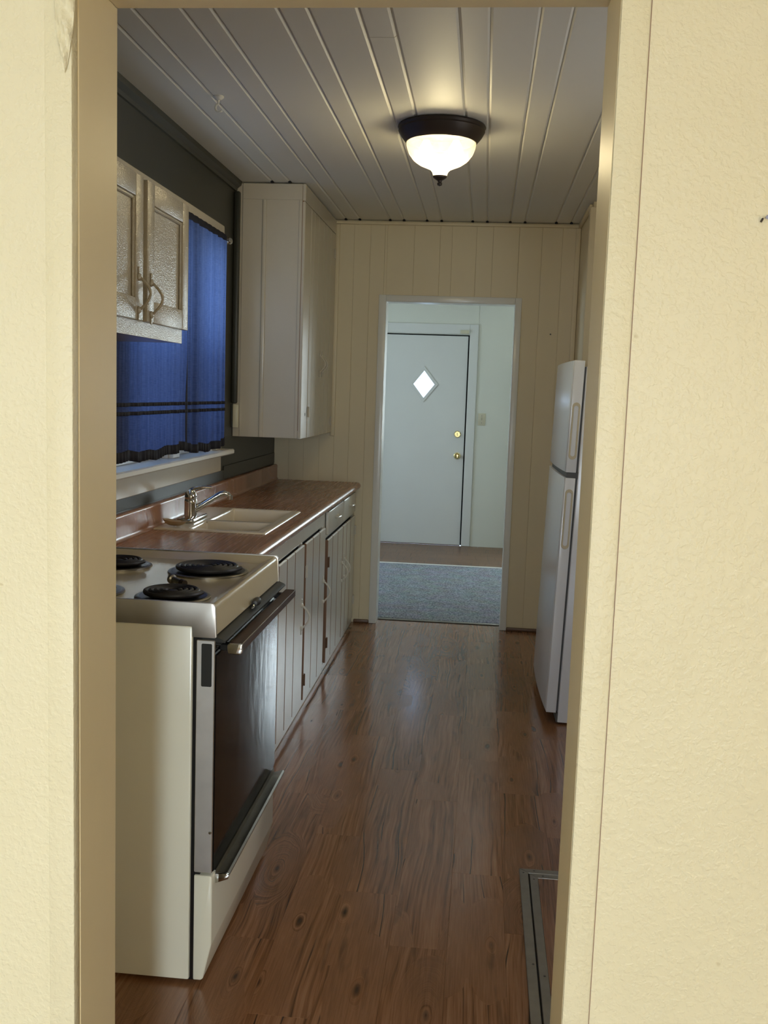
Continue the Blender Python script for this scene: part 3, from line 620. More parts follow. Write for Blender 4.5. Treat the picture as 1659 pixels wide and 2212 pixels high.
for y0, y1 in ((5.035, 5.583), (5.614, 6.122)):
    dr = MB().box(XF + 0.0005, XF + 0.017, y0, y1, 0.718, 0.836, 0.005, 2).build('drawer', 'base', db_)
    yc = (y0 + y1) / 2
    k = MB()
    for s in (-1, 1): k.lathe([(0.008, 0), (0.006, 0.012), (0.009, 0.018), (0.006, 0.024), (0, 0.024)], (XF + 0.017, yc + s * 0.026, 0.783), 10, 'x')
    k.tube([(XF + 0.035, yc - 0.045, 0.783), (XF + 0.039, yc, 0.783), (XF + 0.035, yc + 0.045, 0.783)], [0.005, 0.0065, 0.005], 8)
    k.build('drawer_pull', 'base', dr)
dC = plank_door(db_, [5.036, 5.20, 5.39, 5.593], 0.042, 0.690, XF + 0.001)
dD = plank_door(db_, [5.597, 5.745, 5.92, 6.122], 0.042, 0.690, XF + 0.001)
pull(dC, XF + 0.017, 5.553, 0.435); pull(dD, XF + 0.017, 5.66, 0.44)
hinge(dC, XF + 0.0171, 5.046, 0.150); hinge(dC, XF + 0.0171, 5.046, 0.575)
hinge(dD, XF + 0.0171, 6.112, 0.16, 'base'); hinge(dD, XF + 0.0171, 6.112, 0.60, 'base')
MB().box(XF - 0.016, XF + 0.006, 4.998, 6.178, 0.001, 0.038, 0.003).build('base_strip', 'base', db_)

# ------------------------------------------------------------------ worktop with sink cut-out
SX0, SX1, SY0, SY1 = -1.262, -0.822, 3.765, 4.525
wt = thing('worktop', (-1.02, 4.57, 0.85), 'brown wood-grain laminate worktop running from the range to the far wall', 'worktop')
HX0, HX1, HY0, HY1 = SX0 + 0.02, SX1 - 0.02, SY0 + 0.02, SY1 - 0.02
mb = MB()
WX0, WX1, WYa, WYb = -1.299, -0.772, 2.968, 6.186
O = [(WX0, WYa), (WX1, WYa), (WX1, WYb), (WX0, WYb)]; I = [(HX0, HY0), (HX1, HY0), (HX1, HY1), (HX0, HY1)]
R2 = []
for z in (0.8505, 0.89):
    R2.append(([mb.bm.verts.new((x, y, z)) for x, y in O], [mb.bm.verts.new((x, y, z)) for x, y in I]))
for (o, i) in R2:
    for k in range(4):
        j = (k + 1) % 4; mb.bm.faces.new((o[k], o[j], i[j], i[k]))
for k in range(4):
    j = (k + 1) % 4
    if k != 1: mb.bm.faces.new((R2[0][0][k], R2[0][0][j], R2[1][0][j], R2[1][0][k]))
    mb.bm.faces.new((R2[0][1][k], R2[0][1][j], R2[1][1][j], R2[1][1][k]))
mb.build('countertop', 'laminate', wt)
edge = [(WX1, 0.8505)] + [(-0.766 + 0.0205 * math.cos(a), 0.8695 + 0.0205 * math.sin(a)) for a in [math.radians(q) for q in range(-70, 91, 20)]] + [(WX1, 0.89)]
MB().prism(edge, 'y', WYa, WYb).build('rolled_edge', 'laminate', wt)
bsp = [(-1.299, 0.8905), (-1.2655, 0.8905), (-1.271, 0.896), (-1.2745, 0.906), (-1.275, 0.972)] + [(-1.285 + 0.010 * math.cos(a), 0.974 + 0.010 * math.sin(a)) for a in [math.radians(q) for q in range(0, 91, 15)]] + [(-1.299, 0.984)]
MB().prism(bsp, 'y', WYa, WYb - 0.001).build('backsplash', 'laminate', wt)

# sink
sk = thing('sink', (-1.04, 4.145, 0.89), 'almond enamel double-bowl drop-in sink under the kitchen window', 'sink')
mb = MB()
LX = -1.128                                     # back ledge / bowl edge
bowls = [(LX, SX1 - 0.032, SY0 + 0.034, 4.035), (LX, SX1 - 0.032, 4.075, SY1 - 0.034)]
xs = [SX0, LX, SX1 - 0.032, SX1]; ysn = [SY0, SY0 + 0.034, 4.035, 4.075, SY1 - 0.034, SY1]
zt = 0.899
V = {}
for i, x in enumerate(xs):
    for j, y in enumerate(ysn): V[i, j] = mb.bm.verts.new((x, y, zt if 0 < i < 3 and 0 < j < 5 else zt - 0.0015))
for i in range(3):
    for j in range(5):
        if i == 1 and j in (1, 3): continue
        mb.bm.faces.new((V[i, j], V[i + 1, j], V[i + 1, j + 1], V[i, j + 1]))
# outer skirt
ring = [V[i, 0] for i in range(4)] + [V[3, j] for j in range(1, 6)] + [V[i, 5] for i in (2, 1, 0)] + [V[0, j] for j in (4, 3, 2, 1)]
low = [mb.bm.verts.new((v.co.x + (0.004 if v.co.x > -0.9 else -0.003 if v.co.x < -1.2 else 0), v.co.y, 0.8905)) for v in ring]
for k in range(len(ring)): mb.bm.faces.new((ring[k], ring[(k + 1) % len(ring)], low[(k + 1) % len(ring)], low[k]))
for j in (1, 3):
    top = [V[1, j], V[2, j], V[2, j + 1], V[1, j + 1]]
    cx = sum(v.co.x for v in top) / 4; cy = sum(v.co.y for v in top) / 4
    prev = top
    for sc, z in ((0.985, 0.895), (0.965, 0.885), (0.93, 0.780), (0.90, 0.752), (0.80, 0.742), (0.12, 0.738)):
        cur = [mb.bm.verts.new((cx + (v.co.x - cx) * sc, cy + (v.co.y - cy) * sc, z)) for v in top]
        for k in range(4): mb.bm.faces.new((prev[k], prev[(k + 1) % 4], cur[(k + 1) % 4], cur[k]))
        prev = cur
    mb.bm.faces.new(prev)
ob = mb.build('basin', 'sink', sk, angle=50)
md = ob.modifiers.new('round', 'BEVEL'); md.width = 0.008; md.segments = 3; md.limit_method = 'ANGLE'; md.angle_limit = math.radians(40)
for cy in (3.915, 4.283):
    MB().lathe([(0.042, 0.0), (0.040, 0.003), (0.028, 0.002), (0.026, -0.004), (0, -0.004)], (-0.985, cy, 0.739), 20).build('drain', 'chrome', sk)

# faucet
fc = thing('faucet', (-1.19, 4.04, 0.899), 'single-lever chrome faucet standing on the sink ledge', 'faucet')
MB().prism([(-1.222, 3.925), (-1.158, 3.925), (-1.152, 3.94), (-1.152, 4.145), (-1.158, 4.16), (-1.222, 4.16)], 'z', 0.8995, 0.9145, 0.006, 2).build('base_plate', 'chrome', fc)
MB().lathe([(0.0265, 0.914), (0.026, 0.93), (0.0255, 0.970), (0.027, 0.972), (0.027, 0.978), (0.024, 0.985)], (-1.198, 4.05, 0), 24).build('body', 'chrome', fc)
MB().lathe([(0.024, 0.9852), (0.025, 0.995), (0.022, 1.010), (0.014, 1.020), (0, 1.024)], (-1.198, 4.05, 0), 24).build('cap', 'chrome', fc)
sp_ = [(-1.190, 4.052, 0.936), (-1.150, 4.062, 0.962), (-1.105, 4.073, 0.992), (-1.080, 4.079, 1.008), (-1.064, 4.083, 1.012), (-1.050, 4.087, 1.008), (-1.044, 4.089, 0.998)]
MB().tube(sp_, [0.015, 0.013, 0.0115, 0.011, 0.011, 0.0105, 0.010], 12).build('spout', 'chrome', fc)
MB().lathe([(0.0115, 0.0), (0.0115, -0.016), (0.009, -0.018), (0, -0.018)], (-1.042, 4.0895, 1.002), 14).build('aerator', 'chrome', fc)
lv = [(-1.207, 4.045, 1.008), (-1.192, 4.052, 1.024), (-1.170, 4.060, 1.031), (-1.146, 4.068, 1.034), (-1.118, 4.076, 1.033)]
mb = MB().tube(lv, [0.013, 0.011, 0.008, 0.0065, 0.006], 10)
mb.build('lever', 'chrome', fc)
# soap dish
sd = thing('soap_dish', (-1.20, 3.83, 0.899), 'small tan boat-shaped soap dish on the near corner of the sink', 'soap dish')
def boat(u, v, o=0.0):
    a = 2 * PI * u; r = v
    x, y = 0.048 * r * math.cos(a) * (1.15 if math.cos(a) > 0 else 1), 0.026 * r * math.sin(a)
    return Vector((-1.20 + x, 3.83 + y - x * 0.15, 0.9005 + o + 0.020 * r ** 3 + 0.006 * max(0, -math.cos(a)) * r ** 4))
mb = MB().grid(lambda u, v: boat(u, v), 24, 6).grid(lambda u, v: boat(u, v * 0.94, 0.004), 24, 6)
mb.grid(lambda u, v: boat(u, 1.0) * (1 - v) + boat(u, 0.94, 0.004) * v, 24, 1)
bmesh.ops.remove_doubles(mb.bm, verts=mb.bm.verts[:], dist=1e-5)
mb.build('dish', 'tan', sd)
MB().box(-1.236, -1.172, 3.818, 3.842, 0.908, 0.921, 0.006, 2).build('soap_bar', 'tan', sd)

# ------------------------------------------------------------------ range
rg = thing('electric_range', (-0.93, 2.6, 0), 'almond electric coil range with black glass oven door in the left foreground', 'range')
Y0, Y1 = 2.241, 2.958
mb = MB().box(-1.265, -0.655, Y0, Y1, 0.010, 0.893, 0.005, 2)
mb.build('body', 'enamel', rg)
MB().box(-0.6545, -0.632, Y0 + 0.006, Y1 - 0.006, 0.012, 0.865).box(-1.24, -0.64, Y0 + 0.02, Y1 - 0.02, 0.0, 0.0095).build('inner_frame', 'black', rg)
MB().prism([(-1.265, 0.8935), (-0.6565, 0.8935), (-0.6555, 0.8915), (-0.6545, 0.868), (-0.6, 0.868), (-0.597, 0.871), (-0.6005, 0.941), (-0.606, 0.949), (-0.612, 0.9505), (-1.265, 0.9505)], 'y', Y0 - 0.004, Y0 + 0.004, 0.002, 2).build('side_trim', 'steel', rg)
MB().prism([(-1.265, 0.8935), (-0.6565, 0.8935), (-0.6555, 0.8915), (-0.6545, 0.868), (-0.6, 0.868), (-0.597, 0.871), (-0.6005, 0.941), (-0.606, 0.949), (-0.612, 0.9505), (-1.265, 0.9505)], 'y', Y1 - 0.004, Y1 + 0.004, 0.002, 2).build('side_trim', 'steel', rg)
prof = [(-1.265, 0.932), (-0.645, 0.932), (-0.632, 0.935), (-0.616, 0.944), (-0.609, 0.945), (-0.6045, 0.941), (-0.602, 0.934), (-0.599, 0.874), (-0.604, 0.871), (-0.63, 0.871), (-0.63, 0.915), (-1.265, 0.915)]
mb = MB().prism(prof, 'y', Y0 + 0.0045, Y1 - 0.0045)
ct = mb.build('cooktop', 'enamel_warm', rg, angle=60)
MB().prism([(Y1 - 0.005, 0.930), (Y1 - 0.055, 0.9322), (Y1 - 0.030, 0.938), (Y1 - 0.014, 0.946), (Y1 - 0.005, 0.947)], 'x', -1.264, -0.6125).build('cooktop_rim', 'enamel_warm', rg, angle=60)
ZT = 0.932
def burner(cx, cy, r, turns):
    pan = MB().lathe([(r, 0.0003), (r, 0.004), (r - 0.004, 0.006), (r - 0.010, 0.006), (r - 0.014, 0.003)], (cx, cy, ZT), 40).build('drip_pan', 'dullsteel', rg)
    MB().lathe([(r - 0.0105, 0.0065), (r - 0.016, 0.004), (r - 0.03, 0.0025), (0.0, 0.002)], (cx, cy, ZT), 40).build('pan_bowl', 'black', pan)
    pts = []; n = turns * 26; rm = r - 0.020
    for i in range(n + 1):
        q = i / n; a = 2 * PI * turns * q; rr = 0.018 + (rm - 0.018) * q
        pts.append((cx + rr * math.cos(a), cy + rr * math.sin(a), ZT + 0.0165))
    MB().tube(pts, 0.0060, 8).build('coil', 'blackmat', pan)
    MB().lathe([(0.016, 0.006), (0.016, 0.016), (0.010, 0.019), (0, 0.019)], (cx, cy, ZT), 16).build('medallion', 'blackmat', pan)
burner(-0.752, 2.722, 0.112, 5); burner(-0.742, 2.366, 0.093, 4); burner(-1.02, 2.745, 0.093, 4); burner(-0.985, 2.372, 0.112, 5)
# vent strip and grille
MB().prism([(-0.632, 0.8665), (-0.632, 0.8705), (-0.600, 0.8705), (-0.583, 0.864), (-0.578, 0.860), (-0.578, 0.857), (-0.632, 0.857)], 'y', Y0 + 0.002, Y1 + 0.004).build('vent_ledge', 'greyblk', rg)
vg = MB().box(-0.6315, -0.612, Y0 + 0.004, Y1 - 0.004, 0.826, 0.8568).build('vent_grille', 'black', rg)
for k in range(9):
    y = Y0 + 0.045 + k * 0.074
    MB().box(-0.612, -0.606, y, y + 0.05, 0.832, 0.838, 0.001).build('louvre', 'greyblk', vg)
MB().box(-0.613, -0.589, Y0 + 0.006, Y1 - 0.002, 0.8495, 0.8545, 0.0015).build('vent_lip', 'greyblk', rg)
mb = MB().lathe([(0.0, 0.030), (0.006, 0.028), (0.010, 0.016), (0.0115, 0.004), (0.010, -0.012), (0.008, -0.024), (0, -0.027)], (-0.586, 2.604, 0.8805), 16, 'y')
lt = mb.build('latch_knob', 'blackmat', rg)
MB().tube([(-0.586, 2.578, 0.878), (-0.586, 2.562, 0.8725), (-0.588, 2.545, 0.8735)], 0.003, 8).build('latch_tip', 'chrome', lt)
# oven door
od = MB().box(-0.6305, -0.604, Y0 + 0.001, Y1 - 0.001, 0.290, 0.8255, 0.003).build('oven_door', 'black', rg)
MB().box(-0.6036, -0.5985, Y0 + 0.004, Y1 - 0.004, 0.291, 0.8250, 0.0015).build('glass_panel', 'glassblk', od)
MB().box(-0.6442, -0.6000, Y0 - 0.003, Y0 + 0.0008, 0.290, 0.8625, 0.002).build('side_panel', 'steel', od)
MB().prism([(-0.632, 0.753), (-0.630, 0.751), (-0.609, 0.751), (-0.607, 0.753), (-0.607, 0.852), (-0.609, 0.854), (-0.630, 0.854), (-0.632, 0.852)], 'y', Y0 - 0.0042, Y0 - 0.0028).build('vent_plate', 'greyblk', od)
MB().lathe([(0.004, 0), (0.003, -0.002), (0, -0.0025)], (-0.606, Y0 - 0.003, 0.392), 10, 'y').build('screw', 'chrome', od)
hx0, hx1 = -0.574, -0.544
MB().prism([(hx0, 0.8485), (hx1 - 0.002, 0.8485), (hx1, 0.8465), (hx1, 0.829), (hx1 - 0.004, 0.825), (hx0, 0.829)], 'y', Y0 + 0.034, Y1 - 0.008).build('handle', 'handlewood', od)
MB().prism([(hx0 - 0.002, 0.8495), (hx1, 0.8495), (hx1 + 0.0015, 0.847), (hx1 + 0.0015, 0.828), (hx1 - 0.004, 0.824), (hx0 - 0.002, 0.8255), (hx0 - 0.005, 0.832), (hx0 - 0.005, 0.845)], 'y', Y0 + 0.026, Y0 + 0.0345, 0.0015).build('handle_end_cap', 'chrome', od)
MB().box(hx1 - 0.0004, hx1 + 0.001, Y0 + 0.035, Y1 - 0.008, 0.8478, 0.8492).build('handle_edge_line', 'chrome', od)
for y in (Y0 + 0.05, Y1 - 0.05): MB().box(-0.6, hx0 + 0.001, y - 0.012, y + 0.012, 0.829, 0.845, 0.002).build('handle_bracket', 'black', od)
# storage drawer
dw = MB().prism([(-0.645, 0.281), (-0.604, 0.281), (-0.600, 0.276), (-0.600, 0.105), (-0.602, 0.097), (-0.620, 0.016), (-0.626, 0.012), (-0.645, 0.012)], 'y', Y0, Y1 - 0.002, 0.003, 2).build('storage_drawer', 'enamel', rg, angle=50)
MB().prism([(-0.604, 0.2832), (-0.5995, 0.2832), (-0.5985, 0.268), (-0.571, 0.277), (-0.566, 0.274), (-0.568, 0.266), (-0.598, 0.254), (-0.604, 0.2815)], 'y', Y0 + 0.030, Y1 - 0.004).build('drawer_handle', 'dullsteel', dw)
MB().prism([(-0.600, 0.276), (-0.571, 0.2785), (-0.564, 0.274), (-0.567, 0.265), (-0.5985, 0.252)], 'y', Y0 + 0.024, Y0 + 0.0305, 0.001).build('handle_end_cap', 'chrome', dw)
# fitting left on the cooktop
mf = thing('metal_fitting', (-0.775, 2.51, ZT), 'small tarnished metal knob shaft lying on the cooktop between two front coils', 'fitting')
A, B = Vector((-0.800, 2.534, ZT + 0.013)), Vector((-0.755, 2.497, ZT + 0.010))
def along(q): return tuple(A + (B - A) * q)
MB().tube([along(0), along(0.15), along(0.2), along(0.75), along(0.8), along(1)], [0.0125, 0.0125, 0.008, 0.007, 0.009, 0.009], 14).build('shaft', 'dullsteel', mf)
MB().tube([along(0.82), along(1.08)], [0.0096, 0.0090], 12).build('collar', 'bronze', mf)

# ------------------------------------------------------------------ upper cabinet near the window
uc = thing('wall_cabinet', (-1.14, 2.86, 1.585), 'glossy off-white two-door wall cabinet above the range, left of the blue curtains', 'cabinet')
ux = -1.004
MB().box(-1.298, ux - 0.002, 2.42, 3.266, 1.590, 2.028, 0.002).build('carcass', 'cab', uc)
MB().box(ux - 0.0015, ux + 0.001, 2.42, 3.268, 1.588, 1.640, 0.0008).box(ux - 0.0015, ux + 0.001, 2.42, 3.268, 1.640, 2.03, 0.0008).build('face_frame', 'cabrough', uc)
def panel_door(y0, y1, z0, z1, xa, xb, fw=0.062):
    d = MB().box(xa, xb, y0, y0 + fw, z0, z1, 0.003, 2).box(xa, xb, y1 - fw, y1, z0, z1, 0.003, 2).box(xa, xb, y0 + fw, y1 - fw, z0, z0 + fw, 0.003, 2).box(xa, xb, y0 + fw, y1 - fw, z1 - fw, z1, 0.003, 2).build('door', 'cabrough', uc)
    MB().box(xa + 0.001, xb - 0.011, y0 + fw - 0.002, y1 - fw + 0.002, z0 + fw - 0.002, z1 - fw + 0.002).build('panel', 'cabrough', d)
    mm = MB()
    for a0, a1, b0, b1 in ((y0 + fw, y0 + fw + 0.010, z0 + fw, z1 - fw), (y1 - fw - 0.010, y1 - fw, z0 + fw, z1 - fw), (y0 + fw + 0.01, y1 - fw - 0.01, z1 - fw - 0.010, z1 - fw)):
        mm.box(xb - 0.0112, xb - 0.004, a0, a1, b0, b1, 0.003)
    mm.build('panel_bead', 'cabrough', d)
    return d
uA = panel_door(2.440, 2.838, 1.632, 2.032, ux + 0.0015, ux + 0.019)
uB = panel_door(2.872, 3.275, 1.632, 2.032, ux + 0.0015, ux + 0.019)
pull(uA, ux + 0.0192, 2.795, 1.705, 'cabrough', 0.092, 0.032); pull(uB, ux + 0.0192, 2.902, 1.700, 'cabrough', 0.092, 0.032)

# ------------------------------------------------------------------ tall wall cabinet
tc_ = thing('tall_wall_cabinet', (-1.11, 5.65, 1.2), 'tall glossy off-white wall cabinet reaching the ceiling in the far left corner', 'cabinet')
tx0, tx1, ty0, ty1, tz0, tz1 = -1.298, -0.956, 5.125, 6.186, 1.200, 2.478
MB().box(tx0, tx1, ty0, ty0 + 0.016, tz0, tz1, 0.001).build('side_panel', 'cab', tc_)
MB().box(tx0, tx1, ty0 + 0.016, ty1, tz0, tz0 + 0.018).build('bottom', 'cab', tc_)
MB().box(tx0, tx1, ty0 + 0.016, ty1, tz1 - 0.018, tz1).build('top', 'cab', tc_)
MB().box(-1.262, tx1, ty0 - 0.004, ty0 - 0.0005, 2.40, tz1, 0.0012).build('side_rail', 'cab', tc_)
MB().box(-1.262, -1.158, ty0 - 0.004, ty0 - 0.0005, tz0, 2.3995, 0.0012).build('side_stile', 'cab', tc_)
MB().box(-1.1575, -1.138, ty0 - 0.011, ty0 - 0.0005, tz0, 2.3995, 0.004, 2).build('batten', 'cab', tc_)
MB().box(-0.972, tx1, ty0 - 0.0035, ty0 - 0.0005, tz0, 2.3995, 0.0012).build('side_stile', 'cab', tc_)
fx = tx1 + 0.0005
MB().box(fx, fx + 0.008, ty0 - 0.0035, ty1 - 0.001, tz0 + 0.04, tz1 - 0.01).build('backing', 'groove', tc_)
MB().box(fx, fx + 0.016, ty0 - 0.004, ty1 - 0.002, 2.395, tz1, 0.002).build('top_rail', 'cab', tc_)
for y0, y1 in ((ty0 - 0.004, 5.300), (6.12, ty1 - 0.002)):
    MB().box(fx, fx + 0.016, y0, y1, tz0 - 0.004, 2.393, 0.003).build('stile', 'cab', tc_)
def tall_door(ys):
    d = MB().box(fx + 0.008, fx + 0.010, ys[0] + 0.003, ys[-1] - 0.003, tz0 + 0.005, 2.388).build('door', 'groove', tc_)
    for a, b in zip(ys, ys[1:]): bpiece('board', 'cab', d, fx + 0.009, fx + 0.018, a + 0.001, b - 0.001, tz0 - 0.004, 2.390, 0.003)
    return d
tA = tall_door([5.304, 5.40, 5.535, 5.700]); tB = tall_door([5.704, 5.83, 5.97, 6.116])
pull(tA, fx + 0.0182, 5.665, 1.60, 'cab', 0.09, 0.028); pull(tB, fx + 0.0182, 5.742, 1.60, 'cab', 0.09, 0.028)
hinge(tA, fx + 0.0182, 5.312, 1.335, 'cab'); hinge(tB, fx + 0.0182, 6.108, 1.27, 'cab'); hinge(tB, fx + 0.0182, 6.108, 2.27, 'cab')
MB().lathe([(0.009, 0), (0.009, 0.0005), (0, 0.0006)], (fx + 0.016, 5.245, 1.323), 10, 'x').build('latch_hole', 'void', tc_)
ws = MB().box(-1.290, -1.2635, 5.092, 5.1195, 1.246, 1.366, 0.003, 2).build('wood_block', 'ivory', None, (-1.277, 5.106, 1.246))
tag(ws, 'small cream wooden block between the dark corner strip and the tall wall cabinet', 'block')
bpiece('spacer', 'dark', bpy.data.objects['trim_2'], XL + 0.0005, -1.2905, 5.094, 5.118, 1.247, 1.365, 0.001)

# ------------------------------------------------------------------ curtains and rod
rd = thing('curtain_rod', (-1.235, 4.0, 2.142), 'thin dark curtain rod with a clear knob end over the sink window', 'curtain rod')
MB().tube([(-1.236, 3.05, 2.138), (-1.236, 4.745, 2.138)], 0.006, 10).build('rod', 'nail', rd)
MB().lathe([(0.006, 0.0), (0.011, 0.004), (0.016, 0.016), (0.017, 0.024), (0.012, 0.036), (0.006, 0.041), (0, 0.042)], (-1.236, 4.738, 2.138), 16, 'y').build('finial', 'chrome', rd)
MB().box(XL + 0.022, -1.242, 4.700, 4.712, 2.131, 2.145, 0.002).build('bracket', 'nail', rd)
def curtain(y0, y1, nf, ph, zb, label, seed):
    rnd = random.Random(seed)
    ks = [(rnd.uniform(0.7, 1.4) * nf, rnd.uniform(0, 6.28), rnd.uniform(0.4, 1.0)) for _ in range(3)]
    def fold(y, z):
        u = (y - y0) / (y1 - y0); dep = 0.35 + 0.65 * (2.15 - z) / 1.0
        s = sum(a * math.sin(2 * PI * k * u + p + 0.5 * (2.15 - z)) for k, p, a in ks) / 2.0
        return 0.0125 * dep * s + 0.0022 * math.sin(2 * PI * u * nf * 4.3 + ph * 3 + 0.8 * math.sin(6 * z)) * dep
    bx_ = -1.217
    def pt(y, z, off=0.0): return Vector((bx_ + fold(y, z) + off, y, z))
    def zbot(y): return zb + 0.008 + 0.006 * math.sin((y - y0) * 9 + ph) + 0.004 * math.sin((y - y0) * 31 + ph)
    root = thing('curtain', (-1.23, (y0 + y1) / 2, zb), label, 'curtain', 'blue sheer curtains on the sink window')
    MB().grid(lambda u, v: pt(y0 + (y1 - y0) * u, 2.120 + (zbot(y0 + (y1 - y0) * u) - 2.120) * v), 200, 30).build('panel', 'curtain', root, angle=180)
    def strip(za, zc, name, off=0.0018, ruff=0.0):
        def f(u, v):
            y = y0 + (y1 - y0) * u
            p = pt(y, za + (zc - za) * v, off)
            if ruff: p.x += ruff * math.sin(y * 520) * (0.4 + 0.6 * abs(v - 0.5) * 2); p.z += 0.002 * math.sin(y * 210)
            return p
        g = MB().grid(f, 200, 2)
        o = g.build(name, 'navy', root, angle=180)
        so = o.modifiers.new('thick', 'SOLIDIFY'); so.thickness = 0.0012
        return o
    strip(1.373, 1.3865, 'ribbon'); strip(1.342, 1.3555, 'ribbon')
    def hemf(u, v):
        y = y0 + (y1 - y0) * u; return pt(y, zbot(y) + 0.037 * (1 - v), 0.0016)
    h = MB().grid(hemf, 200, 2).build('hem', 'navy', root, angle=180)
    so = h.modifiers.new('thick', 'SOLIDIFY'); so.thickness = 0.0012
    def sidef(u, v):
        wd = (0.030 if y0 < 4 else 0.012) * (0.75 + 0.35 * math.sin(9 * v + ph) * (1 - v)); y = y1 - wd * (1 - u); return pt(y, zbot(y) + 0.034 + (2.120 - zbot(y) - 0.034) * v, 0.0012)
    MB().grid(sidef, 6, 30).build('edge_shade', 'navy', root, angle=180)  # navy strip paints in the dark of the unlit curtain folds
    def head(u, v):
        y = y0 + (y1 - y0) * u; a = 2 * PI * v
        r = 0.011 + 0.0028 * math.sin(y * 430 + 1.3 * math.sin(y * 67))
        return Vector((-1.236 + r * math.cos(a), y, 2.138 + 0.001 * math.sin(y * 90) + r * 1.5 * math.sin(a)))
    MB().grid(head, 220, 12).build('rod_pocket', 'navy', root, angle=180)
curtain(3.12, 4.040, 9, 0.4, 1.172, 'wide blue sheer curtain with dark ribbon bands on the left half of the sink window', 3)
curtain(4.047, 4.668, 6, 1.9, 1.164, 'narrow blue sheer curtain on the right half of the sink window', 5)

# ------------------------------------------------------------------ refrigerator (built upright at the origin, then set in place)
rf = bpy.data.objects.new('refrigerator', None); COL.objects.link(rf); ORG[rf.name] = Vector((0, 0, 0))
tag(rf, 'white two-door top-freezer refrigerator with side handles, at the right behind the partition', 'refrigerator')
FW, FD = 0.80, 0.70
MB().box(0.053, FD, -0.004, FW - 0.004, 0.004, 1.590, 0.006, 2).build('body', 'fridge', rf)
MB().box(0.045, 0.0525, 0.008, FW - 0.016, 0.055, 1.586).build('gasket', 'grey', rf)
def fdoor(z0, z1, name):
    def bow(y): return -0.010 * (1 - ((y - FW / 2) / (FW / 2)) ** 2)
    n = 14; poly = [(bow(FW * k / n), FW * k / n - 0.002) for k in range(n + 1)] + [(0.0445, FW - 0.002), (0.0445, -0.002)]
    return MB().prism(poly, 'z', z0, z1, 0.0025, 2).build(name, 'fridge', rf, angle=30)
df_, dm = fdoor(1.128, 1.612, 'freezer_door'), fdoor(0.048, 1.104, 'main_door')
def recess(parent, z0, z1, xc):
    r0, r1 = 0.0175, 0.0105
    def oval(r, za, zb, y):
        P = [(xc + r * math.cos(a), za + r * math.sin(a)) for a in [math.radians(q) for q in range(180, 361, 15)]] + [(xc + r * math.cos(a), zb + r * math.sin(a)) for a in [math.radians(q) for q in range(0, 181, 15)]]
        return [(x, y, z) for x, z in P]
    a, b = oval(r0, z0 + r0, z1 - r0, -0.0022), oval(r0 - 0.001, z0 + r0, z1 - r0, -0.0055)
    c, d = oval(r1, z0 + r0 + 0.006, z1 - r0 - 0.006, -0.0055), oval(r1 - 0.001, z0 + r0 + 0.006, z1 - r0 - 0.006, -0.0026)
    mb = MB(); L = [[mb.bm.verts.new(p) for p in q] for q in (a, b, c, d)]
    for p, q in zip(L, L[1:]):
        for k in range(len(p)): mb.bm.faces.new((p[k], p[(k + 1) % len(p)], q[(k + 1) % len(q)], q[k]))
    h = mb.build('handle', 'fridgetrim', parent)
    mb = MB(); mb.bm.faces.new([mb.bm.verts.new(p) for p in d]); mb.build('grip', 'fridge', h)
recess(df_, 1.185, 1.432, 0.0225); recess(dm, 0.790, 1.055, 0.0225)
MB().prism([(0.004, 1.1275), (0.0445, 1.1275), (0.060, 1.132), (0.060, 1.098), (0.0445, 1.1045), (0.004, 1.1045)], 'y', 0.000, 0.7, 0.0).build('door_gap', 'grey', rf)
MB().box(0.048, 0.075, 0.0, FW - 0.02, 0.004, 0.046).build('toe_grille', 'grey', rf)
rf.rotation_euler = (0, math.radians(1.55), math.radians(1.2)); rf.location = (0.3355, 4.412, 0.006)

# ------------------------------------------------------------------ ceiling lamp and hook
lx, ly = -0.212, 4.03
lamp = thing('ceiling_light', (lx, ly, ZC), 'lit bronze flush-mount ceiling light with a ribbed glass bowl', 'ceiling light')
MB().lathe([(0.150, 0.0), (0.168, -0.002), (0.171, -0.008), (0.166, -0.016), (0.168, -0.022), (0.158, -0.040), (0.142, -0.060), (0.136, -0.066), (0.130, -0.064), (0.130, -0.030), (0.0, -0.028)], (lx, ly, ZC - 0.0005), 64).build('pan', 'bronze', lamp)
pr = [(0.131, -0.062), (0.133, -0.070), (0.131, -0.084), (0.122, -0.108), (0.104, -0.131), (0.080, -0.147), (0.056, -0.157), (0.040, -0.164), (0.031, -0.173), (0.027, -0.184), (0.026, -0.190)]
mb = MB().lathe(pr, (lx, ly, ZC), 144, ripple=0.016, nr=1)
for f in [f for f in mb.bm.faces if len(f.verts) > 4]: mb.bm.faces.remove(f)
mb.build('glass_bowl', 'dome', lamp, angle=180)
MB().lathe([(0.0, -0.186), (0.022, -0.187), (0.028, -0.190), (0.026, -0.196), (0.016, -0.203), (0.009, -0.207), (0.007, -0.213), (0.010, -0.217), (0.009, -0.224), (0.0, -0.228)], (lx, ly, ZC), 24).build('finial', 'bronze', lamp)
for s in (-1, 1):
    MB().lathe([(0.0, 0.040), (0.012, 0.038), (0.015, 0.030), (0.026, 0.010), (0.030, -0.008), (0.024, -0.026), (0.0, -0.032)], (lx + s * 0.058, ly, ZC - 0.095), 20).build('bulb', 'bulb', lamp)
ld = bpy.data.lights.new('lamp_glow', 'POINT'); ld.energy = 9.6; ld.color = (1.0, 0.90, 0.58); ld.shadow_soft_size = 0.05
lo = bpy.data.objects.new('lamp_glow', ld); COL.objects.link(lo); lo.location = (lx, ly, ZC - 0.118)
hk = thing('ceiling_hook', (-1.0, 3.66, ZC), 'small cream-painted screw hook in the ceiling above the sink window', 'hook')
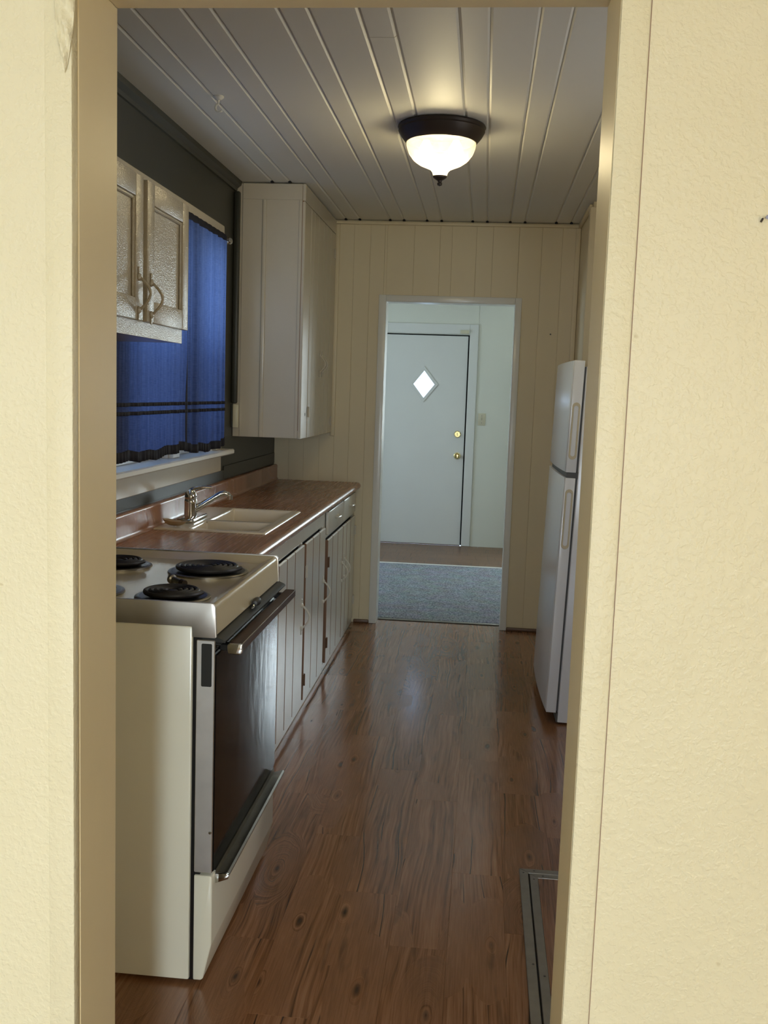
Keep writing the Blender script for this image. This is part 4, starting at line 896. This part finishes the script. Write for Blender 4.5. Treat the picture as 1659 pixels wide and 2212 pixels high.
MB().lathe([(0.019, 0.0), (0.019, -0.005), (0.011, -0.012), (0.007, -0.014), (0, -0.014)], (-0.997, 3.66, ZC), 18).build('base', 'ceil', hk)
hp = [(-0.997, 3.66, ZC - 0.012), (-0.998, 3.66, ZC - 0.026)] + [(-0.995 + 0.013 * math.cos(a), 3.66, ZC - 0.040 + 0.014 * math.sin(a)) for a in [math.radians(q) for q in range(130, 345, 18)]]
MB().tube(hp, 0.0042, 8).build('hook', 'ceil', hk)

# ------------------------------------------------------------------ floor hatch
fh = thing('floor_hatch', (0.60, 2.4, 0), 'aluminium-edged floor hatch at the lower right beside the partition', 'floor hatch')
hx, hy, hX, hY = 0.172, 2.978, 1.08, 1.66
def strip4(w0, w1, name, zt_):
    for p in ([(hx + w0, hY), (hx + w1, hY), (hx + w1, hy - w1), (hx + w0, hy - w0)],
              [(hx + w0, hy - w0), (hx + w1, hy - w1), (hX - w1, hy - w1), (hX - w0, hy - w0)],
              [(hX - w0, hy - w0), (hX - w1, hy - w1), (hX - w1, hY), (hX - w0, hY)]):
        MB().prism(p, 'z', 0.0005, zt_, 0.0012, 1).build(name, 'alu', fh)
strip4(0.0, 0.0265, 'frame_strip', 0.006); strip4(0.0305, 0.0545, 'lid_edge_strip', 0.006)
MB().box(hx + 0.0545, hX - 0.0545, hY, hy - 0.0545, 0.0005, 0.004).build('lid', 'plank', fh)
MB().box(hx + 0.0268, hx + 0.0302, hY, hy - 0.03, 0.0004, 0.0012).box(hx + 0.0268, hX - 0.03, hy - 0.0302, hy - 0.0268, 0.0004, 0.0012).build('joint', 'void', fh)
for x, y in ((hx + 0.012, hy - 0.028), (hx + 0.042, hy - 0.065), (hx + 0.018, 2.45), (hx + 0.044, 2.40), (hx + 0.045, hy - 0.012), (hx + 0.07, hy - 0.042)):
    MB().lathe([(0.0032, 0), (0.0028, 0.0008), (0, 0.001)], (x, y, 0.006), 10).build('screw', 'nail', fh)

# ------------------------------------------------------------------ nails
nl = MB().tube([(0.3665, YN + 0.004, 1.7025), (0.3655, YN - 0.010, 1.7005), (0.3645, YN - 0.016, 1.6995)], 0.0011, 8)
nl.tube([(0.3645, YN - 0.0155, 1.6996), (0.3643, YN - 0.0172, 1.6993)], 0.0030, 10).tube([(0.3615, YN - 0.001, 1.700), (0.359, YN - 0.004, 1.6955)], 0.0014, 8)
tag(nl.build('nail', 'nail', None, (0.365, YN, 1.70)), 'small dark nail sticking out of the cream wall at the right edge', 'nail')
nb = MB().lathe([(0.0045, 0.0), (0.0045, -0.003), (0.003, -0.004), (0, -0.004)], (0.377, YB - 0.0002, 1.834), 10, 'y')
nb.tube([(0.377, YB - 0.003, 1.834), (0.377, YB - 0.010, 1.834)], 0.002, 8)
tag(nb.build('nail', 'nail', None, (0.377, YB, 1.834)), 'tiny dark nail in the far wall to the right of the doorway', 'nail')
